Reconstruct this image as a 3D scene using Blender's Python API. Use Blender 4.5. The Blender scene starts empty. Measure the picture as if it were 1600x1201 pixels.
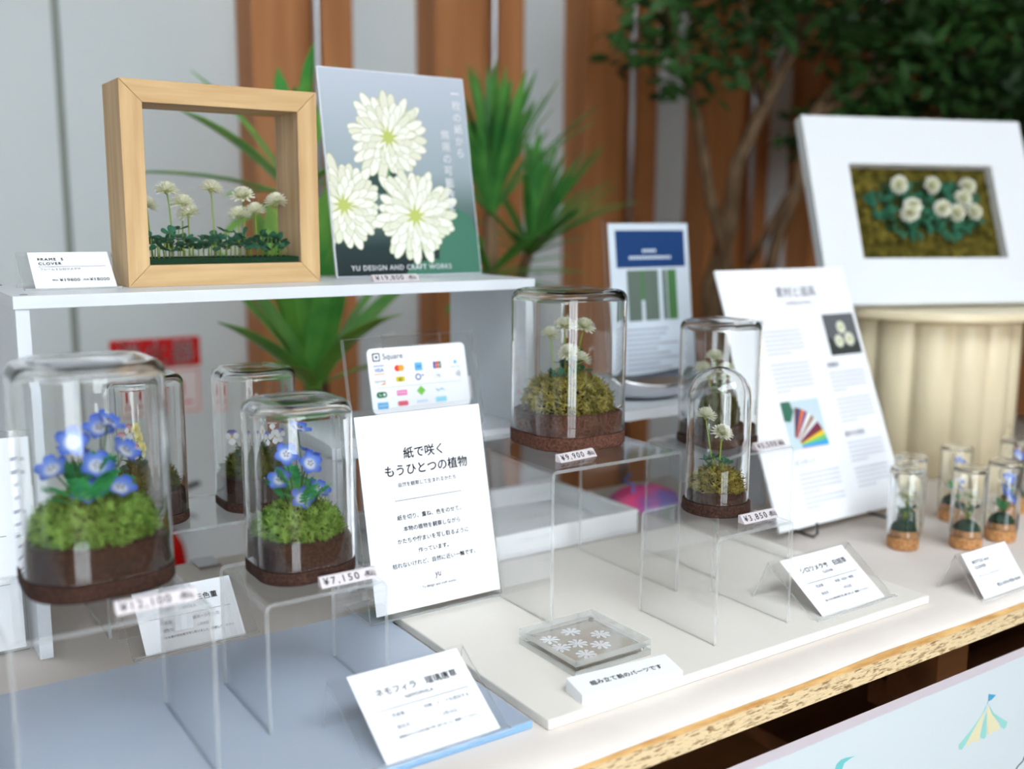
import bpy, bmesh, math, random
from math import sin, cos, pi, radians as rad, sqrt
from mathutils import Vector, Matrix, Euler

scene = bpy.context.scene
COL = scene.collection

# ------------------------------------------------------------------ camera
def make_camera():
    f, pitch, roll, yaw = 1602.0, 0.1609, 0.00526, 0.5939
    fw = Vector((sin(yaw)*cos(pitch), cos(yaw)*cos(pitch), -sin(pitch)))
    r = Vector((cos(yaw), -sin(yaw), 0)); u = r.cross(fw)
    r2 = cos(roll)*r + sin(roll)*u; u2 = -sin(roll)*r + cos(roll)*u
    cd = bpy.data.cameras.new('camera'); co = bpy.data.objects.new('camera', cd)
    COL.objects.link(co)
    m = Matrix((r2, u2, -fw)).transposed().to_4x4(); m.translation = (0, 0, 0.41)
    co.matrix_world = m
    cd.sensor_fit = 'HORIZONTAL'; cd.sensor_width = 36.0; cd.lens = 36.0*f/1600.0
    cd.clip_start = 0.02; cd.clip_end = 60
    cd.dof.use_dof = True; cd.dof.focus_distance = 0.97; cd.dof.aperture_fstop = 2.7
    scene.camera = co
make_camera()

# ------------------------------------------------------------------ daylight and exposure
world = bpy.data.worlds.new('daylight'); scene.world = world
world.use_nodes = True
bg = world.node_tree.nodes['Background']
bg.inputs['Color'].default_value = (0.86, 0.94, 1.0, 1)
bg.inputs['Strength'].default_value = 8.0
vs = scene.view_settings
vs.view_transform = 'Standard'; vs.look = 'None'; vs.gamma = 1.0; vs.exposure = 0.06
vs.use_curve_mapping = False
cy = scene.cycles
cy.max_bounces = 16; cy.transmission_bounces = 16; cy.glossy_bounces = 5; cy.diffuse_bounces = 4
cy.transparent_max_bounces = 48
cy.sample_clamp_indirect = 14.0
cy.use_denoising = True
cy.blur_glossy = 0.3

# ------------------------------------------------------------------ materials
MATS = {}
def newmat(name):
    m = bpy.data.materials.new(name); m.use_nodes = True
    nt = m.node_tree; b = nt.nodes['Principled BSDF']
    MATS[name] = m
    return m, nt, b
def srgb(r, g, b):
    def c(v):
        v /= 255.0
        return v/12.92 if v <= 0.04045 else ((v+0.055)/1.055)**2.4
    return (c(r), c(g), c(b), 1)
def plain(name, col, rough=0.6, spec=0.4, metal=0.0, coat=0.0):
    m, nt, b = newmat(name)
    b.inputs['Base Color'].default_value = srgb(*col)
    b.inputs['Roughness'].default_value = rough
    b.inputs['Specular IOR Level'].default_value = spec
    b.inputs['Metallic'].default_value = metal
    b.inputs['Coat Weight'].default_value = coat
    return m
def noisy(name, c1, c2, scale=40, rough=0.8, stretch=(1, 1, 1), bump=0.0, detail=4, lo=0.35, hi=0.65, spec=0.3, coords='Object'):
    m, nt, b = newmat(name)
    tc = nt.nodes.new('ShaderNodeTexCoord'); mp = nt.nodes.new('ShaderNodeMapping')
    mp.inputs['Scale'].default_value = stretch
    n = nt.nodes.new('ShaderNodeTexNoise'); n.inputs['Scale'].default_value = scale; n.inputs['Detail'].default_value = detail
    cr = nt.nodes.new('ShaderNodeValToRGB')
    cr.color_ramp.elements[0].position = lo; cr.color_ramp.elements[0].color = srgb(*c1)
    cr.color_ramp.elements[1].position = hi; cr.color_ramp.elements[1].color = srgb(*c2)
    L = nt.links
    L.new(tc.outputs[coords], mp.inputs['Vector']); L.new(mp.outputs[0], n.inputs['Vector'])
    L.new(n.outputs['Fac'], cr.inputs['Fac']); L.new(cr.outputs['Color'], b.inputs['Base Color'])
    b.inputs['Roughness'].default_value = rough; b.inputs['Specular IOR Level'].default_value = spec
    if bump:
        bp = nt.nodes.new('ShaderNodeBump'); bp.inputs['Strength'].default_value = bump; bp.inputs['Distance'].default_value = 0.002
        L.new(n.outputs['Fac'], bp.inputs['Height']); L.new(bp.outputs[0], b.inputs['Normal'])
    return m
def radial(name, stops, rough=0.6, trans=0.0, axis=None):
    """colour by distance (m) from the object's own origin, or along one axis: the dye of a petal"""
    m, nt, b = newmat(name)
    tc = nt.nodes.new('ShaderNodeTexCoord'); L = nt.links
    cr = nt.nodes.new('ShaderNodeValToRGB')
    mx = stops[-1][0]
    mr = nt.nodes.new('ShaderNodeMath'); mr.operation = 'DIVIDE'; mr.inputs[1].default_value = mx
    if axis is None:
        ln = nt.nodes.new('ShaderNodeVectorMath'); ln.operation = 'LENGTH'
        L.new(tc.outputs['Object'], ln.inputs[0]); L.new(ln.outputs['Value'], mr.inputs[0])
    else:
        sp = nt.nodes.new('ShaderNodeSeparateXYZ')
        L.new(tc.outputs['Object'], sp.inputs[0]); L.new(sp.outputs[axis], mr.inputs[0])
    L.new(mr.outputs[0], cr.inputs['Fac'])
    e = cr.color_ramp.elements
    while len(e) < len(stops): e.new(0.5)
    for k, (p, c) in enumerate(stops):
        e[k].position = p/mx; e[k].color = srgb(*c)
    L.new(cr.outputs['Color'], b.inputs['Base Color'])
    b.inputs['Roughness'].default_value = rough
    b.inputs['Specular IOR Level'].default_value = 0.25
    if trans:
        td = nt.nodes.new('ShaderNodeBsdfTranslucent'); mx_ = nt.nodes.new('ShaderNodeMixShader')
        mx_.inputs[0].default_value = trans
        L.new(cr.outputs['Color'], td.inputs['Color'])
        L.new(b.outputs[0], mx_.inputs[1]); L.new(td.outputs[0], mx_.inputs[2])
        L.new(mx_.outputs[0], nt.nodes['Material Output'].inputs['Surface'])
    return m
def glass(name, col=(1, 1, 1), ior=1.45, rough=0.0):
    m, nt, b = newmat(name)
    b.inputs['Base Color'].default_value = (*col, 1)
    b.inputs['Roughness'].default_value = rough
    b.inputs['IOR'].default_value = ior
    b.inputs['Transmission Weight'].default_value = 1.0
    return m
def woodgrain(name, c1, c2, scale=18, along=2, rough=0.5, stretch=14, bump=0.05):
    st = [stretch]*3; st[along] = 1.0
    return noisy(name, c1, c2, scale=scale/stretch*2.2, rough=rough, stretch=tuple(st), bump=bump, detail=6, lo=0.3, hi=0.7)

glass('clear_glass', (0.985, 0.995, 0.99), 1.47)
def clear_sheet(name, tint, ior=1.49, frost=0.0, frost_col=(0.8, 0.86, 0.86)):
    """flat clear plastic: Fresnel reflection over straight transmission on both faces of the sheet"""
    m, nt, b = newmat(name); L = nt.links; N = nt.nodes
    out = N['Material Output']; N.remove(b)
    geo = N.new('ShaderNodeNewGeometry'); io = N.new('ShaderNodeMix'); io.data_type = 'FLOAT'
    io.inputs[2].default_value = ior; io.inputs[3].default_value = 1.0/ior
    fr_ = N.new('ShaderNodeFresnel'); gl = N.new('ShaderNodeBsdfGlossy'); gl.inputs['Roughness'].default_value = 0.0
    tp = N.new('ShaderNodeBsdfTransparent'); tp.inputs['Color'].default_value = (*tint, 1)
    mx = N.new('ShaderNodeMixShader')
    L.new(geo.outputs['Backfacing'], io.inputs[0]); L.new(io.outputs[0], fr_.inputs['IOR']); L.new(fr_.outputs[0], mx.inputs[0])
    L.new(tp.outputs[0], mx.inputs[1]); L.new(gl.outputs[0], mx.inputs[2])
    last = mx
    if frost:
        df = N.new('ShaderNodeBsdfDiffuse'); df.inputs['Color'].default_value = (*frost_col, 1)
        tl_ = N.new('ShaderNodeBsdfTranslucent'); tl_.inputs['Color'].default_value = (*frost_col, 1)
        m1 = N.new('ShaderNodeMixShader'); m1.inputs[0].default_value = 0.5; L.new(df.outputs[0], m1.inputs[1]); L.new(tl_.outputs[0], m1.inputs[2])
        m2 = N.new('ShaderNodeMixShader'); m2.inputs[0].default_value = frost; L.new(mx.outputs[0], m2.inputs[1]); L.new(m1.outputs[0], m2.inputs[2]); last = m2
    L.new(last.outputs[0], out.inputs['Surface'])
    return m
clear_sheet('clear_acrylic', (0.997, 0.999, 0.999))
clear_sheet('acrylic_edge', (0.97, 0.985, 0.985), frost=0.32, frost_col=(0.86, 0.90, 0.90))
plain('tray_white', (244, 246, 247), 0.35, 0.5)
plain('white_board', (213, 218, 224), 0.35, 0.5)
plain('paper_white', (236, 238, 242), 0.6, 0.3)
plain('ink', (40, 38, 48), 0.7, 0.2)
plain('ink_grey', (88, 88, 98), 0.7, 0.2)
plain('ink_pale', (196, 199, 212), 0.7, 0.2)
plain('ink_light', (156, 158, 170), 0.7, 0.2)
plain('ink_white', (246, 247, 250), 0.6, 0.2)
plain('tag_plastic', (206, 198, 200), 0.3, 0.5)
noisy('cloth_white', (218, 208, 200), (230, 222, 215), scale=9, rough=0.85, lo=0.2, hi=0.8)
noisy('cream_board', (226, 221, 212), (236, 231, 223), scale=5, rough=0.55, lo=0.2, hi=0.8)
plain('board_edge_lit', (136, 176, 212), 0.4)  # sides bluer than the greyed top: tint of the light put into colour
plain('cream_edge', (240, 242, 240), 0.5)
noisy('blue_board_paint', (158, 172, 192), (176, 184, 198), scale=6, rough=0.3, lo=0.2, hi=0.8, spec=0.5)
woodgrain('light_wood', (184, 148, 102), (209, 177, 131), scale=44, along=0, bump=0.03)
woodgrain('light_wood_upright', (184, 148, 102), (209, 177, 131), scale=44, along=2, bump=0.03)
woodgrain('column_wood', (162, 104, 62), (194, 132, 84), scale=10, along=2, rough=0.6)
woodgrain('table_wood', (92, 58, 34), (132, 84, 48), scale=12, along=0, rough=0.65)
woodgrain('pale_wood', (205, 180, 140), (226, 206, 172), scale=14, along=0, rough=0.6)
noisy('osb_edge', (140, 108, 70), (224, 202, 160), scale=110, rough=0.8, stretch=(1.0, 3.5, 5), bump=0.5, detail=10, lo=0.33, hi=0.50)
noisy('osb_face', (206, 152, 88), (238, 196, 130), scale=30, rough=0.75, stretch=(1, 3, 3), detail=5)
noisy('dark_cork', (44, 27, 21), (78, 49, 37), scale=420, rough=0.9, bump=0.5, detail=6, lo=0.4, hi=0.72)
noisy('red_cork', (66, 40, 31), (112, 72, 56), scale=420, rough=0.9, bump=0.5, detail=6, lo=0.38, hi=0.72)
noisy('light_cork', (166, 112, 66), (210, 160, 110), scale=300, rough=0.9, bump=0.5, detail=5)
noisy('moss_olive', (96, 90, 34), (178, 164, 84), scale=120, rough=0.95, spec=0.1)
noisy('moss_green', (78, 118, 42), (150, 186, 92), scale=120, rough=0.95, spec=0.1)
noisy('moss_picture', (66, 60, 20), (118, 106, 44), scale=60, rough=0.95, spec=0.1)
noisy('moss_dark', (56, 62, 24), (104, 106, 46), scale=120, rough=0.95, spec=0.1)
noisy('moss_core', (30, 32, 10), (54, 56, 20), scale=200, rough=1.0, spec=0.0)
noisy('flock_green', (14, 48, 32), (26, 66, 46), scale=900, rough=1.0, spec=0.05, bump=0.5)
noisy('clover_green', (30, 84, 62), (52, 112, 86), scale=160, rough=0.7, spec=0.2)
noisy('viola_green', (28, 62, 44), (56, 92, 66), scale=160, rough=0.7, spec=0.2)
noisy('fern_green', (34, 142, 78), (72, 184, 112), scale=160, rough=0.7, spec=0.2)
plain('stem_green', (136, 164, 62), 0.7)
plain('stem_dark', (74, 104, 60), 0.7)
radial('clover_petal', [(0.0, (170, 186, 100)), (0.0045, (214, 220, 164)), (0.008, (246, 246, 226)), (0.012, (252, 252, 242))], 0.7, 0.3)
radial('nemophila_petal', [(0.0, (238, 240, 248)), (0.0042, (228, 234, 250)), (0.0068, (128, 160, 236)), (0.0125, (74, 112, 220))], 0.65, 0.25)
radial('viola_yellow', [(0.0, (206, 180, 70)), (0.006, (244, 234, 160)), (0.010, (248, 240, 180))], 0.65, 0.25)
radial('viola_white', [(0.0, (226, 196, 90)), (0.003, (240, 240, 240)), (0.010, (246, 244, 248))], 0.65, 0.25)
radial('viola_pink', [(0.0, (232, 200, 150)), (0.004, (240, 200, 210)), (0.010, (220, 120, 150))], 0.65, 0.25)
radial('viola_purple', [(0.0, (226, 200, 110)), (0.003, (170, 160, 210)), (0.010, (96, 92, 170))], 0.65, 0.25)
plain('stamen_dark', (52, 46, 70), 0.7)
plain('wall_paint', (216, 224, 226), 0.7, 0.3)
plain('wall_brown', (128, 100, 78), 0.8, 0.2)
plain('groove_grey', (150, 156, 148), 0.8)
plain('ceiling_paint', (196, 186, 174), 0.9)
woodgrain('floor_wood', (120, 84, 54), (156, 112, 74), scale=6, along=0, rough=0.5)
plain('steel', (176, 178, 182), 0.3, 0.5, 1.0)
plain('chrome', (198, 198, 200), 0.16, 0.5, 1.0)
plain('dark_metal', (60, 60, 62), 0.45, 0.5, 0.7)
plain('sign_red', (206, 22, 26), 0.4)
plain('ext_red', (196, 14, 20), 0.22, 0.5, 0, 0.4)
plain('black_rubber', (36, 36, 36), 0.6)
plain('pedestal_cream', (232, 218, 184), 0.35, 0.5)
plain('mat_white', (222, 226, 230), 0.7, 0.3)
noisy('leaf_broad', (70, 146, 66), (146, 204, 92), scale=7, rough=0.45, spec=0.4)
noisy('leaf_narrow', (48, 112, 48), (96, 160, 72), scale=9, rough=0.5, spec=0.4)
noisy('leaf_tree', (24, 46, 22), (50, 88, 36), scale=4, rough=0.6, spec=0.3)
noisy('bark', (86, 66, 48), (124, 100, 74), scale=14, rough=0.9, stretch=(3, 3, 1), bump=0.4)
noisy('trunk_green', (70, 96, 50), (104, 112, 72), scale=16, rough=0.8)
plain('pot_dark', (70, 68, 66), 0.7)
noisy('soil', (46, 34, 26), (78, 60, 44), scale=60, rough=1.0)

# ------------------------------------------------------------------ mesh helpers
class MB:
    def __init__(s): s.v = []; s.f = []; s.m = []; s.cur = 0; s.closed = True
    def vert(s, p): s.v.append(tuple(p)); return len(s.v)-1
    def face(s, idx): s.f.append(tuple(idx)); s.m.append(s.cur)
    def box(s, x0, x1, y0, y1, z0, z1):
        b = len(s.v)
        for z in (z0, z1):
            for x, y in ((x0, y0), (x1, y0), (x1, y1), (x0, y1)): s.v.append((x, y, z))
        for q in ((0, 3, 2, 1), (4, 5, 6, 7), (0, 1, 5, 4), (1, 2, 6, 5), (2, 3, 7, 6), (3, 0, 4, 7)):
            s.face([b+i for i in q])
        return s
    def rings(s, rings, cap0=True, cap1=True, closed=True):
        n = len(rings[0]); b = len(s.v)
        for r in rings: s.v.extend(tuple(p) for p in r)
        for k in range(len(rings)-1):
            for i in range(n if closed else n-1):
                j = (i+1) % n
                s.face((b+k*n+i, b+k*n+j, b+(k+1)*n+j, b+(k+1)*n+i))
        if cap0: s.face([b+i for i in reversed(range(n))])
        if cap1: s.face([b+(len(rings)-1)*n+i for i in range(n)])
        return s
    def lathe(s, prof, n=32, c=(0, 0), cap0=True, cap1=True):
        return s.rings([[(c[0]+r*cos(2*pi*i/n), c[1]+r*sin(2*pi*i/n), z) for i in range(n)] for r, z in prof], cap0, cap1)
    def prism(s, pts, z0, z1):
        return s.rings([[(x, y, z0) for x, y in pts], [(x, y, z1) for x, y in pts]])
    def flat(s, pts, z=0.0):
        b = len(s.v); s.v.extend((x, y, z) for x, y in pts); s.face(range(b, b+len(pts))); s.closed = False; return s
    def extrude_y(s, prof, y0, y1):
        """closed outline in x,z pushed along y"""
        return s.rings([[(x, y0, z) for x, z in prof], [(x, y1, z) for x, z in prof]])
    def tube(s, pts, rad_, n=6, cap=True):
        pts = [Vector(p) for p in pts]; R = []
        ref = Vector((0.31, 0.27, 0.91))
        for k, p in enumerate(pts):
            t = (pts[min(k+1, len(pts)-1)]-pts[max(k-1, 0)]).normalized()
            a = t.cross(ref)
            if a.length < 0.05: a = t.cross(Vector((1, 0, 0)))
            a.normalize(); b_ = t.cross(a)
            r = rad_[k] if isinstance(rad_, (list, tuple)) else rad_
            R.append([p + a*(r*cos(2*pi*i/n)) + b_*(r*sin(2*pi*i/n)) for i in range(n)])
        return s.rings(R, cap, cap)
    def blade(s, pts, widths, side, fold=0.0, up=Vector((0, 0, 1)), thick=0.0):
        """a leaf strip: centre line pts, half widths, side vector; the edges lifted by fold"""
        rows = []
        for p, w in zip(pts, widths):
            p = Vector(p)
            rows.append([p - side*w + up*(fold*w), p, p + side*w + up*(fold*w)])
        if thick:
            tv = up*thick
            R = [[r[0], r[1], r[2], r[2]-tv, r[1]-tv, r[0]-tv] for r in rows]
            return s.rings(R)
        return s.rings(rows, False, False, closed=False)
    def xform(s, M, start=0):
        for i in range(start, len(s.v)): s.v[i] = tuple(M @ Vector(s.v[i]))
        return s
    def mesh(s, name, smooth=False):
        me = bpy.data.meshes.new(name); me.from_pydata(s.v, [], s.f); me.validate()
        if s.closed:
            bm = bmesh.new(); bm.from_mesh(me); bmesh.ops.recalc_face_normals(bm, faces=bm.faces); bm.to_mesh(me); bm.free()
        if smooth: me.polygons.foreach_set('use_smooth', [True]*len(me.polygons))
        if any(s.m) and len(s.m) == len(me.polygons): me.polygons.foreach_set('material_index', s.m)
        me.update()
        return me

def put(name, data, mat, parent=None, loc=(0, 0, 0), rot=(0, 0, 0), kind=None, scale=None):
    o = bpy.data.objects.new(name, data); COL.objects.link(o)
    mats = mat if isinstance(mat, (list, tuple)) else [mat]
    if not data.materials:
        for m in mats: data.materials.append(MATS[m])
    elif data.materials[0] != MATS[mats[0]]:
        o.material_slots[0].link = 'OBJECT'; o.material_slots[0].material = MATS[mats[0]]
    o.location = loc; o.rotation_euler = rot
    if scale: o.scale = scale if isinstance(scale, tuple) else (scale,)*3
    if parent: o.parent = parent
    if kind: o['kind'] = kind
    return o
def obj(name, mb, mat, parent=None, loc=(0, 0, 0), rot=(0, 0, 0), smooth=False, bevel=0.0, kind=None, auto=False):
    o = put(name, mb.mesh(name, smooth), mat, parent, loc, rot, kind)
    if bevel:
        b = o.modifiers.new('soft_edge', 'BEVEL'); b.width = bevel; b.segments = 2; b.limit_method = 'ANGLE'; b.angle_limit = rad(40)
    return o
def tag(o, label, cat, group=None, kind=None):
    o['label'] = label; o['category'] = cat
    if group: o['group'] = group
    if kind: o['kind'] = kind
    return o
def thing(name, label, cat, loc=(0, 0, 0), rotz=0.0, group=None):
    o = bpy.data.objects.new(name, None); COL.objects.link(o)
    o.empty_display_size = 0.02; o.location = loc; o.rotation_euler = (0, 0, rotz)
    return tag(o, label, cat, group)
def acrylic(name, x0, x1, y0, y1, z0, z1, parent, loc=(0, 0, 0), rot=(0, 0, 0)):
    """clear plate whose four narrow sides show the paler sawn edge"""
    m = MB().box(x0, x1, y0, y1, z0, z1); d = (x1-x0, y1-y0, z1-z0); a = d.index(min(d))
    broad = {2: (0, 1), 1: (2, 4), 0: (3, 5)}[a]
    m.m = [0 if i in broad else 1 for i in range(6)]
    return obj(name, m, ['clear_acrylic', 'acrylic_edge'], parent, loc, rot)
def struct(name, mb, mat, parent=None, **k):
    o = obj(name, mb, mat, parent, **k)
    if not parent: o['kind'] = 'structure'
    return o
def text(body, size, mat, parent, x, y, align='LEFT', z=0.0006, bold=0.0, spacing=1.0, rotz=0.0, sx=1.0, line=1.0, name='lettering'):
    c = bpy.data.curves.new(name, 'FONT'); c.body = body; c.size = size; c.align_x = align
    c.offset = 0.0; c.space_character = spacing; c.space_line = line; c.resolution_u = 3
    c.materials.append(MATS[mat])
    tmp = bpy.data.objects.new('tmp', c)
    me = bpy.data.meshes.new_from_object(tmp); me.name = name
    bpy.data.objects.remove(tmp); bpy.data.curves.remove(c)
    if not me.materials: me.materials.append(MATS[mat])
    b_ = (bold+0.010)*size*0.55          # heavier strokes: the glyphs repeated a hair's breadth apart
    bm = bmesh.new()
    for dx, dy in ((-b_, 0), (b_, 0), (0, b_), (0, -b_)):
        n0 = len(bm.verts); bm.from_mesh(me); bm.verts.ensure_lookup_table()
        for v in bm.verts[n0:]: v.co.x += dx; v.co.y += dy
    bm.to_mesh(me); bm.free()
    o = bpy.data.objects.new(name, me); COL.objects.link(o)
    o.location = (x, y, z); o.rotation_euler = (0, 0, rotz); o.scale = (sx, 1, 1)
    if parent: o.parent = parent
    return o
def ring_sq(w, r, z, n=10, off=0.0, cx=0.0, cyy=0.0):
    """rounded square ring, w outer width, r corner radius, pulled in by off"""
    w = w-2*off; r = max(r-off, 0.0015); r = min(r, w/2); h = w/2-r; P = []
    for k, (sx, sy) in enumerate(((1, 1), (-1, 1), (-1, -1), (1, -1))):
        for i in range(n+1):
            a = pi/2*(k+i/n)
            P.append((cx+sx*h+r*cos(a), cyy+sy*h+r*sin(a), z))
    return P

# ================================================================== the room
FL = -0.72; CE = 2.25; YB = 2.32; XL = -3.2; XR = 6.5; YF = -2.9
struct('floor', MB().box(XL, XR, YF, YB, FL-0.05, FL), 'floor_wood')
# ceiling; its long unseen skylight is added to brighten the table top
SX0, SX1, SY0, SY1 = -1.4, 2.2, -2.0, -0.5
struct('ceiling', MB().box(XL, XR, SY1, YB, CE, CE+0.12).box(XL, XR, YF, SY0, CE, CE+0.12).box(XL, SX0, SY0, SY1, CE, CE+0.12).box(SX1, XR, SY0, SY1, CE, CE+0.12), 'ceiling_paint')
wb = struct('wall_back', MB().box(0.452, XR, YB, YB+0.1, FL, CE), 'wall_paint')
obj('wall_panel', MB().box(XL, 0.436, YB, YB+0.1, FL, CE), 'wall_paint', wb)
obj('joint', MB().box(0.436, 0.452, YB+0.012, YB+0.1, FL, CE), 'groove_grey', wb)
struct('wall_left', MB().box(XL-0.1, XL, YF, YB, FL, CE), 'wall_paint')
struct('wall_right', MB().box(XR, XR+0.1, YF, YB, FL, CE), 'wall_brown')
# window front behind the viewer: sill, header, a solid stretch and slim mullions
WX0, WX1 = -1.35, 0.52
struct('wall_front', MB().box(XL, XR, YF-0.1, YF, FL, FL+0.15).box(XL, XR, YF-0.1, YF, CE-0.12, CE).box(WX1, XR, YF-0.1, YF, FL+0.15, CE-0.12).box(XL, WX0, YF-0.1, YF, FL+0.15, CE-0.12), 'wall_brown')
for k in range(4):
    x = WX0 + (WX1-WX0)*k/3
    struct('trim_%d' % (k+1), MB().box(x-0.03, x+0.03, YF-0.08, YF+0.01, FL+0.15, CE-0.12), 'dark_metal')
struct('trim_5', MB().box(WX0, WX1, YF-0.07, YF-0.01, 1.20, 1.25), 'dark_metal')
# glued timber columns and the thin steel rods in front of them
CX = [(0.818, 1.056), (1.274, 1.530), (1.730, 1.982), (2.186, 2.438), (2.642, 2.894), (3.098, 3.350), (3.55, 3.80), (4.01, 4.26)]
for k, (a, b) in enumerate(CX):
    struct('column_%d' % (k+1), MB().box(a, b, 2.215, YB, FL, CE), 'column_wood', bevel=0.004)
for k, x in enumerate((0.945, 1.405, 1.845, 2.31)):
    o = obj('steel_rod', MB().lathe([(0.009, FL), (0.009, CE)], 14, (x, 2.165)), 'steel', smooth=True)
    tag(o, ['vertical steel rod behind the light wooden shadow box frame', 'vertical steel rod rising behind the narrow-leaved palm',
            'vertical steel rod behind the navy-headed leaflet stand', 'vertical steel rod lost in the dark tree branches'][k], 'rod', 'steel rods before the timber columns')

# ------------------------------------------------------------------ table
t = thing('display_table', 'long table with a chipboard top edge under the white cloth', 'table', (0.6, 0.87, FL))
def tl(x, y, z): return (x-0.6, y-0.87, z-FL)
def tbox(name, x0, x1, y0, y1, z0, z1, m, par=None, **k):
    a = tl(x0, y0, z0); b = tl(x1, y1, z1)
    return obj(name, MB().box(a[0], b[0], a[1], b[1], a[2], b[2]), m, par or t, **k)
tbox('table_top', -0.9, 2.1, 0.5725, 1.185, -0.0265, -0.0072, 'osb_edge', bevel=0.0006)
tbox('top_veneer', -0.9, 2.1, 0.5715, 1.185, -0.0072, -0.0060, 'osb_face')
for x in (-0.7, 0.955, 1.85):
    tbox('leg', x, x+0.055, 0.60, 0.66, FL, -0.0265, 'table_wood')
    tbox('leg', x, x+0.055, 1.10, 1.16, FL, -0.0265, 'table_wood')
    tbox('rail', x+0.01, x+0.045, 0.66, 1.10, -0.09, -0.0265, 'table_wood')
tbox('apron', -0.7, 1.9, 1.112, 1.148, -0.13, -0.0265, 'table_wood')
tbox('shelf_board', 1.02, 1.85, 0.68, 1.09, -0.30, -0.28, 'table_wood')
tbox('diagonal_brace', 1.02, 1.84, 0.70, 0.73, -0.17, -0.135, 'table_wood')

# cloth with a soft rolled front edge
prof = [(1.186, 0.0), (1.186, 0.0045)]
cl = MB()
ys = [(1.1845, -0.0059), (1.1845, 0.0028), (0.612, 0.0028), (0.602, 0.0026), (0.593, 0.0016), (0.586, -0.0002), (0.581, -0.0024), (0.5785, -0.0044), (0.5780, -0.0059)]
R = []
NX = 40
for i in range(NX+1):
    x = -0.89 + 2.98*i/NX
    w = 0.0008*sin(x*9.0)+0.0005*sin(x*23+1)
    R.append([(x, y + (w*2.0 if y < 0.6 else 0), z) for y, z in ys])
cl.rings(R)
o = obj('tablecloth', cl, 'cloth_white', smooth=False)
o.data.polygons.foreach_set('use_smooth', [True]*len(o.data.polygons))
tag(o, 'white cloth spread over the long table top', 'tablecloth')
ZT = 0.0030   # top of the cloth

# ------------------------------------------------------------------ boards lying on the cloth
b = MB().box(0.456, 0.962, 0.620, 0.962, ZT, 0.012)
tag(obj('white_display_board', b, 'cream_board', bevel=0.0015), 'flat cream white board under the clear risers at the table middle', 'board')
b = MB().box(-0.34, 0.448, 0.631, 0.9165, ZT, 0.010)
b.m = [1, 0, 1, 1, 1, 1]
tag(obj('blue_display_board', b, ['blue_board_paint', 'board_edge_lit'], bevel=0.0012), 'flat grey blue board under the nemophila displays', 'board')

# ------------------------------------------------------------------ white shelf units
s = thing('shelf_unit', 'tall white shelf carrying the light wooden frame and flower poster', 'shelf', (0.139, 0.985, ZT))
def sbox(name, x0, x1, y0, y1, z0, z1, m='white_board', **k):
    return obj(name, MB().box(x0-0.139, x1-0.139, y0-0.985, y1-0.985, z0-ZT, z1-ZT), m, s, bevel=0.0006, **k)
sbox('shelf_board', 0.139, 0.697, 0.985, 1.160, 0.3285, 0.3402)
sbox('side_panel', 0.1405, 0.1525, 0.987, 1.160, ZT, 0.3285)
sbox('side_panel', 0.6845, 0.6955, 0.987, 1.160, 0.1665, 0.3285)
for x, y in ((0.150, 0.998), (0.150, 1.148)):
    obj('screw', MB().lathe([(0.0035, 0), (0.0035, 0.0006), (0.002, 0.001)], 14), 'steel', s, loc=(x-0.139, y-0.985, 0.3402-ZT), smooth=True)
u = thing('shelf_unit', 'low white shelf carrying the metal dish and card payment stand', 'shelf', (0.45, 0.985, ZT))
def ubox(name, x0, x1, y0, y1, z0, z1, m='white_board', **k):
    return obj(name, MB().box(x0-0.45, x1-0.45, y0-0.985, y1-0.985, z0-ZT, z1-ZT), m, u, bevel=0.0006, **k)
ubox('shelf_board', 0.45, 1.112, 0.985, 1.175, 0.1535, 0.1665)
ubox('side_panel', 0.452, 0.464, 0.987, 1.175, ZT, 0.1535)
ubox('side_panel', 1.098, 1.110, 0.987, 1.175, ZT, 0.1535)
obj('screw_hole', MB().lathe([(0.004, 0), (0.004, 0.0006)], 12), 'dark_metal', u, loc=(1.0978-0.45, 0.10, 0.09), rot=(0, -pi/2, 0))
tr = thing('white_tray', 'shallow white open tray standing under the low shelf', 'tray', (0.47, 0.986, ZT))
def trb(name, x0, x1, y0, y1, z0, z1):
    obj(name, MB().box(x0-0.47, x1-0.47, y0-0.986, y1-0.986, z0-ZT, z1-ZT), 'tray_white', tr, bevel=0.0005)
trb('bottom', 0.47, 0.866, 0.986, 1.174, ZT, ZT+0.005)
trb('front_wall', 0.47, 0.866, 0.986, 0.996, ZT+0.005, 0.034)
trb('rear_wall', 0.47, 0.866, 1.164, 1.174, ZT+0.005, 0.034)
trb('side_wall', 0.470, 0.480, 0.996, 1.164, ZT+0.005, 0.034)
trb('side_wall', 0.856, 0.866, 0.996, 1.164, ZT+0.005, 0.034)

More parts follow.
